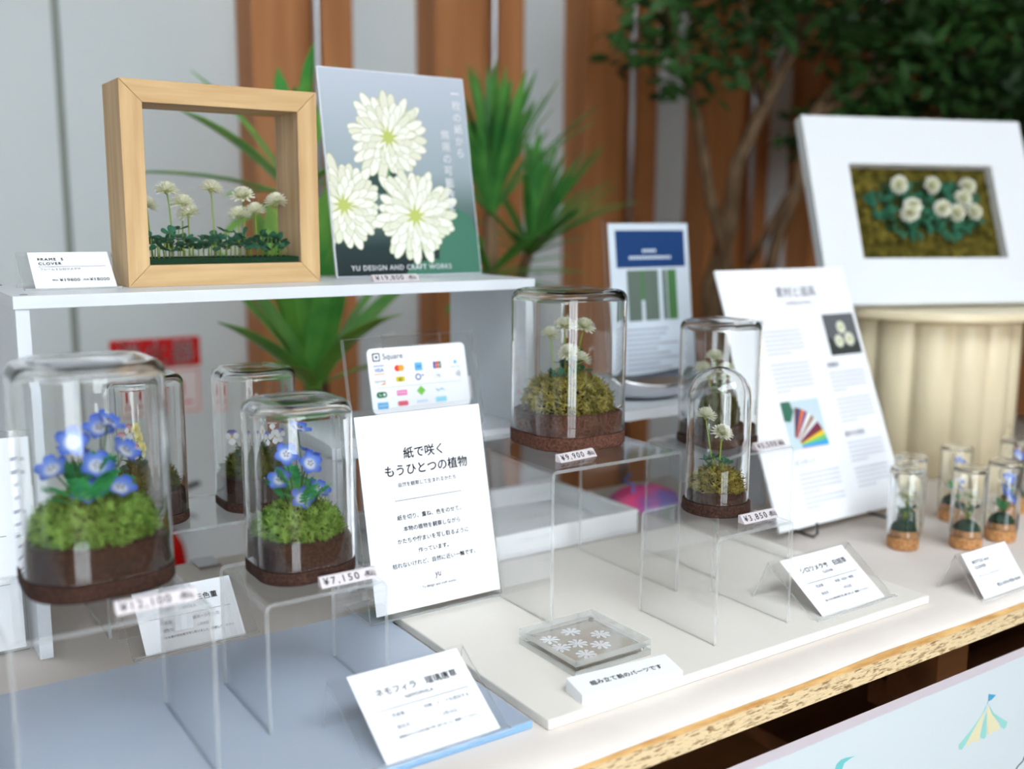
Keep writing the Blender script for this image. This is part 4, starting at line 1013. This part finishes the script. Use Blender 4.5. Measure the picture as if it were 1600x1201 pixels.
u0, u1, v0, v1 = 0.0655*PS, 0.3085*PS, 0.0690*PS, 0.2150*PS
oc = [(0, 0), (FW, 0), (FW, FH), (0, FH)]; ic = [(u0, v0), (u1, v0), (u1, v1), (u0, v1)]
loops = [[(x, y, -fd) for x, y in ic], [(x, y, -fd) for x, y in oc], [(x, y, 0) for x, y in oc], [(x, y, 0) for x, y in ic], [(x, y, -fd) for x, y in ic]]
obj('mat_board', MB().rings(loops, False, False), 'mat_white', pf, lift, RX, bevel=0.0006)
obj('moss_panel', MB().box(u0, u1, v0, v1, -fd, -fd+0.004), 'moss_picture', pf, lift, RX)
rnd = random.Random(8); mm = MB()
for k in range(3800):
    x = rnd.uniform(u0+0.001, u1-0.001); y = rnd.uniform(v0+0.001, v1-0.001); l = rnd.uniform(0.003, 0.007)
    d = Vector((rnd.gauss(0, 1), rnd.gauss(0, 1), 0.9)).normalized(); p = Vector((x, y, -fd+0.0038))
    c = Vector((rnd.gauss(0, 1), rnd.gauss(0, 1), 0)).normalized()*l*0.4
    e = p+d*l; f_ = p+d*l*0.7+c
    for w_ in (e, f_): w_.x = min(max(w_.x, u0+0.0008), u1-0.0008); w_.y = min(max(w_.y, v0+0.0008), v1-0.0008)
    mm.tube([p, e, f_], [0.0006, 0.0006, 0.0003], 3, cap=False)
obj('moss', mm, 'moss_picture', pf, lift, RX, kind='stuff')
cz = put('clover_patch', MB().box(0.12*PS, 0.28*PS, 0.115*PS, 0.195*PS, -fd+0.0039, -fd+0.0042).mesh('clover_patch'), 'flock_green', pf, lift, RX)
rnd = random.Random(3); cnt = 0
while cnt < 95:
    x = rnd.uniform(0.088, 0.290); y = rnd.uniform(0.090, 0.195)
    cx_, cy_ = 0.190, 0.148
    if ((x-cx_)/0.098)**2+((y-cy_)/0.046)**2 > 1.0+0.25*sin(x*90)*cos(y*70): continue
    lf = put('clover_leaf', LEAVES[cnt % 4], 'clover_green', cz, (x*PS, y*PS, -fd+0.006+rnd.uniform(0.001, 0.008)), (rnd.uniform(-0.5, 0.5), rnd.uniform(-0.5, 0.5), rnd.uniform(0, 6)), scale=rnd.uniform(0.8, 1.05)); cnt += 1
for k, (x, y) in enumerate(((0.1455, 0.1841), (0.2016, 0.1836), (0.2626, 0.1834), (0.2517, 0.1634), (0.1624, 0.1502), (0.1561, 0.1397), (0.212, 0.1468), (0.2358, 0.1407), (0.2652, 0.1425))):
    put('clover_head', HEADS[k % 3], 'clover_petal', cz, (x*PS, y*PS, -fd+0.018), (0.3, 0.1*(k % 3), k), scale=1.22)

# ================================================================== things on the low shelf
lf = thing('leaflet_stand', 'leaflet with a navy header in a clear upright stand', 'leaflet', (0.9420, 1.125, 0.1668))
ll = rad(7)
sheet(lf, 'acrylic_plate', 0.164, 0.242, 0.003, 'clear_acrylic', (-0.005, 0.0035, 0.001), ll)
acrylic('foot', -0.005, 0.159, 0.006, 0.045, 0, 0.0025, lf)
plain('leaflet_navy', (28, 62, 112), 0.4); plain('leaflet_pale', (206, 216, 226), 0.5); plain('leaflet_photo', (96, 110, 100), 0.5); plain('leaflet_green', (74, 120, 70), 0.5)
lp = sheet(lf, 'leaflet', 0.154, 0.232, 0.0006, 'leaflet_pale', (0, 0.0, 0.006), ll)
bars(lp, [(0.012, 0.168, 0.146, 0.222)], 'leaflet_navy', 0.0004, 'header')
bars(lp, [(0.030, 0.090, 0.056, 0.164), (0.062, 0.090, 0.090, 0.164), (0.098, 0.090, 0.106, 0.164)], 'leaflet_photo', 0.0004, 'photo')
bars(lp, [(0.056, 0.120, 0.062, 0.164), (0.108, 0.090, 0.126, 0.164)], 'leaflet_green', 0.0005, 'photo')
rnd = random.Random(9)
R_ = []
for k in range(9):
    R_.append((0.022, 0.076-0.0072*k, 0.022+rnd.uniform(0.06, 0.11), 0.0785-0.0072*k))
bars(lp, R_, 'ink_light')
R_ = [(0.036+0.0055*k, 0.180, 0.036+0.0055*k+0.004, 0.1845) for k in range(15)] + [(0.062+0.0055*k, 0.190, 0.066+0.0055*k, 0.1945) for k in range(5)]
bars(lp, R_, 'leaflet_pale', 0.0006)
dish = thing('metal_dish', 'shallow polished metal dish on the low white shelf', 'dish', (0.9350, 1.052, 0.1668), rad(-12))
mD = MB(); P = []
for r_, z in ((0.40, 0.0), (0.55, 0.0008), (0.85, 0.006), (1.0, 0.015), (1.0, 0.0162), (0.97, 0.0166), (0.82, 0.0076), (0.54, 0.0026), (0.05, 0.0020)):
    P.append([(0.076*r_*cos(2*pi*i/48)*(1+0.05*cos(4*pi*i/48)), 0.046*r_*sin(2*pi*i/48), z*1.9*(1+0.25*cos(4*pi*i/48)*r_)) for i in range(48)])
obj('bowl', mD.rings(P), 'chrome', dish, smooth=True)
# crumpled pouch under the low shelf
noisy('pouch_fabric', (206, 52, 112), (96, 72, 150), scale=12, rough=0.8, lo=0.42, hi=0.60); plain('ribbon_blue', (96, 128, 206), 0.6)
po = thing('fabric_pouch', 'pink and purple crumpled pouch beyond the white tray', 'pouch', (0.965, 1.085, ZT))
mP = MB(); P = []
for k in range(9):
    e = pi/2*k/8
    P.append([((0.058*cos(e)+0.002)*cos(2*pi*i/28)*(1+0.06*sin(5*2*pi*i/28+k)), (0.040*cos(e)+0.002)*sin(2*pi*i/28)*(1+0.06*cos(3*2*pi*i/28)), 0.024*sin(e)*(1+0.12*sin(4*2*pi*i/28))) for i in range(28)])
obj('body', mP.rings(P), 'pouch_fabric', po, smooth=True)
obj('ribbon', MB().tube([(-0.03, -0.01, 0.022), (-0.022, 0.0, 0.030), (-0.030, 0.012, 0.036), (-0.018, 0.010, 0.044)], 0.0022, 6), 'ribbon_blue', po, smooth=True)
# ------------------------------------------------------------------ holder at the far left of the shelf
hs = thing('sheet_holder', 'clear upright holder with a printed sheet outside the shelf side', 'sign holder', (0.0, 1.018, ZT))
sheet(hs, 'acrylic_plate', 0.137, 0.210, 0.003, 'clear_acrylic', (0, 0.0025, 0), rad(4))
hp = sheet(hs, 'printed_sheet', 0.131, 0.200, 0.0006, 'paper_white', (0.003, 0.0008, 0.004), rad(4))
R_ = []
rnd = random.Random(2)
for k in range(12):
    y = 0.178-0.0125*k
    R_.append((0.020, y, 0.020+rnd.uniform(0.05, 0.095), y+0.0035))
bars(hp, R_, 'ink_light'); bars(hp, [(0.012, 0.108, 0.122, 0.1085), (0.012, 0.062, 0.122, 0.0625)], 'ink_grey', 0.0005, 'rule')
acrylic('foot', 0, 0.137, 0.005, 0.05, 0, 0.003, hs)
# ------------------------------------------------------------------ clamp on the back edge of the table
ck = thing('table_clip', 'bent silver metal clip gripping the back table edge', 'clip', (0.340, 1.186, 0.0))
mC = MB()
pr_ = [(-0.034, 0.0032), (-0.030, 0.0056), (0.0030, 0.0056), (0.0042, 0.0044), (0.0042, -0.0246), (0.003, -0.0258), (-0.026, -0.0236), (-0.026, -0.0220), (0.0022, -0.0240), (0.0026, -0.0236), (0.0026, 0.0036), (0.0018, 0.0042), (-0.029, 0.0042)]
obj('bent_plate', mC.rings([[(0, y, z) for y, z in pr_], [(0.026, y, z) for y, z in pr_]]), 'steel', ck)

# ================================================================== board with the tent drawing below the table
bn = thing('tent_banner', 'pale blue white board with a tent drawing below the table edge', 'banner board', (0.42, 0.545, FL))
plain('banner_face', (206, 218, 224), 0.5); plain('banner_edge', (214, 206, 216), 0.6); plain('tent_teal', (150, 212, 206), 0.5); plain('tent_cream', (224, 220, 184), 0.5); plain('flag_blue', (70, 160, 196), 0.5); plain('leaf_teal', (110, 198, 200), 0.5)
bx_ = obj('board', MB().box(0, 1.25, 0.0008, 0.013, 0, -0.044-FL), 'banner_edge', bn)
obj('printed_face', MB().box(0, 1.25, 0, 0.0007, 0, -0.0442-FL), 'banner_face', bn)
def drawn(nm, pts, mat, k):
    m = MB(); m.v = [(x-0.42, -0.0002-0.00002*k, z-FL) for x, z in pts]; m.face(range(len(pts)))
    obj(nm, m, mat, bn)
drawn('tent_stripe', [(0.9597, -0.0789), (0.9572, -0.0866), (0.9323, -0.111), (0.9201, -0.119), (0.9146, -0.117), (0.9135, -0.112), (0.9337, -0.1015), (0.9509, -0.0898)], 'tent_teal', 1)
drawn('tent_stripe', [(0.9584, -0.0852), (0.9554, -0.0927), (0.9493, -0.1177), (0.9426, -0.1183), (0.9368, -0.1149), (0.9306, -0.118), (0.9262, -0.115), (0.9462, -0.0951)], 'tent_cream', 2)
drawn('tent_stripe', [(0.9608, -0.0825), (0.9674, -0.0911), (0.9873, -0.1137), (0.9837, -0.1177), (0.9763, -0.1147), (0.9698, -0.1179), (0.9651, -0.114), (0.9602, -0.0941)], 'tent_cream', 3)
drawn('tent_stripe', [(0.9603, -0.0891), (0.9628, -0.1167), (0.959, -0.1189), (0.9532, -0.1164), (0.9513, -0.1125), (0.9558, -0.0962)], 'tent_teal', 4)
drawn('tent_stripe', [(0.961, -0.0801), (0.9734, -0.0944), (1.0013, -0.1122), (0.9992, -0.1171), (0.9951, -0.1185), (0.9897, -0.1143), (0.9867, -0.1092), (0.9708, -0.0954)], 'tent_teal', 5)
drawn('tent_flag', [(0.9604, -0.0699), (0.9748, -0.0746), (0.967, -0.0779), (0.9607, -0.0778)], 'flag_blue', 6)
drawn('tent_pole', [(0.9600, -0.0777), (0.9606, -0.0777), (0.9602, -0.0802), (0.9594, -0.0802)], 'flag_blue', 7)
drawn('leaf_drawing', [(0.7203, -0.0773), (0.722, -0.0729), (0.7281, -0.0704), (0.7355, -0.0708), (0.7475, -0.0729), (0.7401, -0.0736), (0.7328, -0.0755), (0.7305, -0.0805), (0.731, -0.090), (0.722, -0.092)], 'leaf_teal', 8)
m = MB().tube([(1.0264-0.42, -0.0003, -0.1738-FL), (1.0304-0.42, -0.0003, -0.171-FL), (1.0389-0.42, -0.0003, -0.1683-FL), (1.0413-0.42, -0.0003, -0.1640-FL), (1.050-0.42, -0.0003, -0.160-FL)], 0.0006, 6)
obj('ink_curve', m, 'logo_black', bn)

# ================================================================== fire extinguisher and its sign
fs = thing('safety_sign', 'red and white fire extinguisher sign on the back wall', 'sign', (0.511, YB-0.0012, -0.034))
plain('sign_pinkish', (236, 226, 224), 0.5)
obj('red_plate', MB().box(0, 0.196, -0.002, 0, 0.1105, 0.176), 'sign_red', fs)
lo = obj('white_plate', MB().box(0, 0.196, -0.002, 0, 0, 0.1095), 'sign_pinkish', fs)
tt = text('消火器', 0.052, 'ink_white', fs, 0.098, -0.0026, 'CENTER', bold=0.02, spacing=1.25); tt.location = (0.098, -0.0026, 0.125); tt.rotation_euler = (pi/2, 0, 0)
tt = text('FIRE EXTINGUISHER', 0.010, 'ink_white', fs, 0, 0, 'CENTER'); tt.location = (0.12, -0.0026, 0.1135); tt.rotation_euler = (pi/2, 0, 0)
m = MB()
for x0, x1, z0, z1 in ((0.006, 0.190, 0.100, 0.1025), (0.006, 0.190, 0.006, 0.0085), (0.006, 0.0085, 0.006, 0.1025), (0.1875, 0.190, 0.006, 0.1025), (0.130, 0.155, 0.045, 0.075), (0.120, 0.130, 0.050, 0.060), (0.04, 0.055, 0.04, 0.08), (0.03, 0.075, 0.025, 0.030), (0.110, 0.175, 0.025, 0.030)):
    m.v += [(x0, -0.0026, z0), (x1, -0.0026, z0), (x1, -0.0026, z1), (x0, -0.0026, z1)]; m.face(range(len(m.v)-4, len(m.v)))
obj('red_print', m, 'sign_red', fs)
fe = thing('fire_extinguisher', 'red fire extinguisher standing against the back wall', 'extinguisher', (0.556, 2.165, FL))
obj('cylinder', MB().lathe([(0.050, 0), (0.055, 0.006), (0.055, 0.40), (0.050, 0.435), (0.036, 0.462), (0.018, 0.476), (0.016, 0.49)], 40), 'ext_red', fe, smooth=True)
obj('valve', MB().lathe([(0.014, 0.488), (0.014, 0.53), (0.010, 0.535)], 20), 'dark_metal', fe)
obj('lever', MB().box(-0.012, 0.095, -0.009, 0.009, -0.004, 0.004).xform(Matrix.Rotation(rad(-16), 4, 'Y')), 'black_rubber', fe, (0, 0, 0.536), bevel=0.002)
obj('carry_handle', MB().box(-0.012, 0.090, -0.009, 0.009, -0.004, 0.004).xform(Matrix.Rotation(rad(24), 4, 'Y')), 'black_rubber', fe, (0, 0, 0.522), bevel=0.002)
obj('hose', MB().tube([(-0.014, 0, 0.51), (-0.05, -0.01, 0.50), (-0.068, -0.012, 0.42), (-0.066, -0.012, 0.22), (-0.066, -0.012, 0.12)], 0.009, 10), 'black_rubber', fe, smooth=True)
obj('gauge', MB().lathe([(0.014, 0), (0.014, 0.008)], 20), 'ink_white', fe, (0, -0.013, 0.505), (pi/2, 0, 0))

# ================================================================== plants behind the table
def strap_leaf(rnd, L, w, az, el, droop):
    """a sword leaf leaving the crown at elevation el, curving down by droop"""
    d = Vector((cos(az), sin(az), 0)); side = Vector((-sin(az), cos(az), 0)); P = []; Wd = []
    x = z = 0.0; a = el; n = 7
    for i in range(n+1):
        f = i/n
        P.append(d*x + Vector((0, 0, z))); Wd.append(w*(0.42+1.9*f*(1-f)*1.15)*(1.0 if f < 0.9 else 0.55) if i < n else w*0.04)
        st = L/n; x += st*cos(a); z += st*sin(a); a -= droop/n
    m = MB(); up = Vector((0, 0, 1))
    m.blade(P, Wd, side, fold=0.22, thick=0.0012, up=(up*cos(el)-d*sin(el)*0.8).normalized())
    return m
def crown(parent, c, leaves, mat, seed):
    rnd = random.Random(seed)
    for (az, el, L, w, dr) in leaves:
        obj('leaf', strap_leaf(rnd, L, w, rad(az), rad(el), rad(dr)), mat, parent, c)
p1 = thing('broad_leaf_palm', 'potted plant with broad sword leaves behind the tall shelf', 'plant', (0.66, 1.56, FL))
obj('pot', MB().lathe([(0.095, 0), (0.115, 0.02), (0.135, 0.24), (0.140, 0.26), (0.128, 0.26), (0.122, 0.235)], 36), 'pot_dark', p1)
obj('soil', MB().lathe([(0.121, 0.22), (0.121, 0.236)], 28), 'soil', p1)
obj('stem', MB().tube([(0, 0, 0.20), (0.005, 0, 0.55), (0.0, 0.01, 0.80), (0.0, 0.0, 0.90)], [0.022, 0.018, 0.016, 0.012], 10), 'trunk_green', p1, smooth=True)
obj('stem', MB().tube([(0.02, 0.02, 0.20), (0.03, 0.05, 0.7), (0.0, 0.03, 1.05), (-0.015, 0.02, 1.19)], [0.018, 0.016, 0.013, 0.010], 10), 'trunk_green', p1, smooth=True)
rnd = random.Random(21)
crown(p1, (0, 0, 0.85), [(205, 42, 0.24, 0.026, 22), (188, 62, 0.30, 0.028, 18), (220, 72, 0.33, 0.030, 14), (250, 80, 0.34, 0.032, 8), (300, 84, 0.36, 0.034, 6), (330, 74, 0.34, 0.032, 10), (345, 60, 0.33, 0.028, 14), (10, 48, 0.30, 0.026, 22),
                             (270, 66, 0.30, 0.030, 12), (40, 70, 0.34, 0.028, 12), (100, 66, 0.34, 0.028, 14), (150, 58, 0.30, 0.026, 20), (232, 30, 0.22, 0.020, 30), (318, 28, 0.24, 0.022, 36), (285, 50, 0.26, 0.024, 40)], 'leaf_broad', 1)
crown(p1, (-0.015, 0.02, 1.16), [(178, 16, 0.26, 0.017, 20), (196, 42, 0.24, 0.017, 26), (214, 10, 0.18, 0.016, 24), (235, -18, 0.18, 0.022, 30), (200, -10, 0.16, 0.018, 30), (300, 82, 0.24, 0.018, 6), (340, 76, 0.22, 0.016, 10), (20, 66, 0.24, 0.016, 16),
                                  (80, 70, 0.24, 0.016, 14), (140, 60, 0.26, 0.016, 22), (310, 40, 0.20, 0.016, 40), (350, 30, 0.24, 0.016, 40), (250, 62, 0.20, 0.016, 20)], 'leaf_broad', 2)
p2 = thing('narrow_leaf_palm', 'potted palm with narrow leaf tufts beside the flower poster', 'plant', (1.09, 1.66, FL))
obj('pot', MB().lathe([(0.095, 0), (0.115, 0.02), (0.135, 0.24), (0.140, 0.26), (0.128, 0.26), (0.122, 0.235)], 36), 'pot_dark', p2)
obj('soil', MB().lathe([(0.121, 0.22), (0.121, 0.236)], 28), 'soil', p2)
obj('trunk', MB().tube([(0, 0, 0.2), (-0.01, 0, 0.6), (-0.02, 0, 0.95), (-0.02, 0, 1.14)], [0.026, 0.022, 0.018, 0.012], 10), 'bark', p2, smooth=True)
obj('branch', MB().tube([(-0.015, 0, 0.85), (0.03, -0.01, 0.98), (0.065, -0.01, 1.07)], [0.014, 0.012, 0.009], 8), 'bark', p2, smooth=True)
rnd = random.Random(31)
def tuft(n, lo, hi, seed, L=0.25, az0=0, az1=360):
    rnd = random.Random(seed)
    return [(rnd.uniform(az0, az1), rnd.uniform(lo, hi), L*rnd.uniform(0.8, 1.12), 0.0085*rnd.uniform(0.8, 1.25), rnd.uniform(5, 28)) for _ in range(n)]
crown(p2, (-0.02, 0, 1.13), tuft(44, 52, 88, 1, 0.27), 'leaf_narrow', 1)
crown(p2, (0.065, -0.01, 1.06), tuft(16, 30, 70, 2, 0.24, 280, 400) + tuft(22, 10, 85, 3, 0.23), 'leaf_narrow', 2)
crown(p2, (-0.02, 0, 1.02), tuft(22, -10, 45, 5, 0.20), 'leaf_narrow', 3)

# ------------------------------------------------------------------ leafy tree with twisted trunks at the far right
tr_ = thing('indoor_tree', 'dark leafy indoor tree with twisted trunks behind the white picture', 'tree', (1.80, 1.80, FL))
def tw(pts): return [(x-1.80, y-1.80, z-FL) for x, y, z in pts]
obj('planter', MB().lathe([(0.20, 0), (0.23, 0.03), (0.24, 0.40), (0.225, 0.40), (0.22, 0.36)], 40), 'pot_dark', tr_)
obj('soil', MB().lathe([(0.219, 0.34), (0.219, 0.362)], 30), 'soil', tr_)
obj('trunk', MB().tube(tw([(1.78, 1.80, -0.40), (1.775, 1.76, 0.079), (1.746, 1.75, 0.249), (1.80, 1.75, 0.398), (1.815, 1.75, 0.532), (1.893, 1.75, 0.669), (2.015, 1.75, 0.841), (2.10, 1.72, 1.15)]), [0.030, 0.026, 0.023, 0.021, 0.019, 0.017, 0.014, 0.009], 12), 'bark', tr_, smooth=True)
obj('trunk', MB().tube(tw([(1.82, 1.83, -0.40), (1.80, 1.78, 0.02), (1.79, 1.73, 0.20), (1.76, 1.72, 0.33), (1.735, 1.75, 0.46), (1.715, 1.78, 0.64), (1.63, 1.80, 0.88), (1.58, 1.80, 1.1)]), [0.028, 0.022, 0.018, 0.016, 0.014, 0.012, 0.010, 0.006], 10), 'bark', tr_, smooth=True)
obj('trunk', MB().tube(tw([(1.88, 1.84, -0.40), (1.90, 1.80, 0.05), (1.932, 1.75, 0.227), (1.969, 1.75, 0.367), (2.03, 1.75, 0.493), (2.08, 1.76, 0.66), (2.25, 1.74, 0.85), (2.5, 1.66, 1.05)]), [0.026, 0.022, 0.018, 0.016, 0.015, 0.013, 0.011, 0.007], 10), 'bark', tr_, smooth=True)
obj('branch', MB().tube(tw([(2.03, 1.75, 0.493), (1.96, 1.72, 0.46), (1.86, 1.74, 0.30)]), [0.008, 0.010, 0.009], 8), 'bark', tr_, smooth=True)
obj('branch', MB().tube(tw([(1.893, 1.75, 0.669), (1.80, 1.70, 0.80), (1.66, 1.62, 0.92)]), [0.011, 0.009, 0.006], 8), 'bark', tr_, smooth=True)
obj('branch', MB().tube(tw([(2.08, 1.76, 0.66), (2.30, 1.66, 0.78), (2.62, 1.55, 0.86)]), [0.011, 0.009, 0.005], 8), 'bark', tr_, smooth=True)
obj('branch', MB().tube(tw([(2.25, 1.74, 0.85), (2.5, 1.80, 0.90), (2.9, 1.78, 1.0)]), [0.010, 0.008, 0.005], 8), 'bark', tr_, smooth=True)
rnd = random.Random(77); mL = MB()
BLOB = [(1.62, 1.70, 0.80, 0.22, 0.20, 0.14), (1.78, 1.62, 0.98, 0.30, 0.24, 0.18), (2.10, 1.66, 0.98, 0.34, 0.26, 0.20), (2.35, 1.62, 0.80, 0.26, 0.24, 0.20), (2.60, 1.60, 0.92, 0.34, 0.28, 0.26),
        (2.62, 1.62, 0.66, 0.24, 0.24, 0.16), (2.95, 1.62, 0.95, 0.34, 0.28, 0.34), (3.10, 1.70, 0.60, 0.28, 0.24, 0.24), (2.30, 1.78, 0.62, 0.24, 0.18, 0.12), (2.2, 1.45, 1.2, 0.6, 0.35, 0.16), (2.9, 1.4, 1.25, 0.6, 0.35, 0.2)]
wts = [b_[3]*b_[4]*b_[5] for b_ in BLOB]; tot = sum(wts)
for b_, w_ in zip(BLOB, wts):
    for k in range(int((140 if b_[0] < 2.0 else 420) + 5200*w_/tot)):
        while True:
            q_ = Vector((rnd.uniform(-1, 1), rnd.uniform(-1, 1), rnd.uniform(-1, 1)))
            if q_.length < 1: break
        p = Vector((b_[0]+q_.x*b_[3]-1.80, b_[1]+q_.y*b_[4]-1.80, b_[2]+q_.z*b_[5]-FL))
        if p.y > 0.36: continue
        d = Vector((rnd.gauss(0, 1), rnd.gauss(0, 1), rnd.gauss(-0.2, 0.6))).normalized(); sd = d.cross(Vector((rnd.gauss(0, 1), rnd.gauss(0, 1), 1))).normalized(); up = sd.cross(d)
        l = rnd.uniform(0.035, 0.060)
        mL.blade([p, p+d*l*0.35, p+d*l*0.7, p+d*l], [l*0.04, l*0.22, l*0.20, l*0.02], sd, fold=0.2, up=up)
obj('foliage', mL, 'leaf_tree', tr_, kind='stuff')
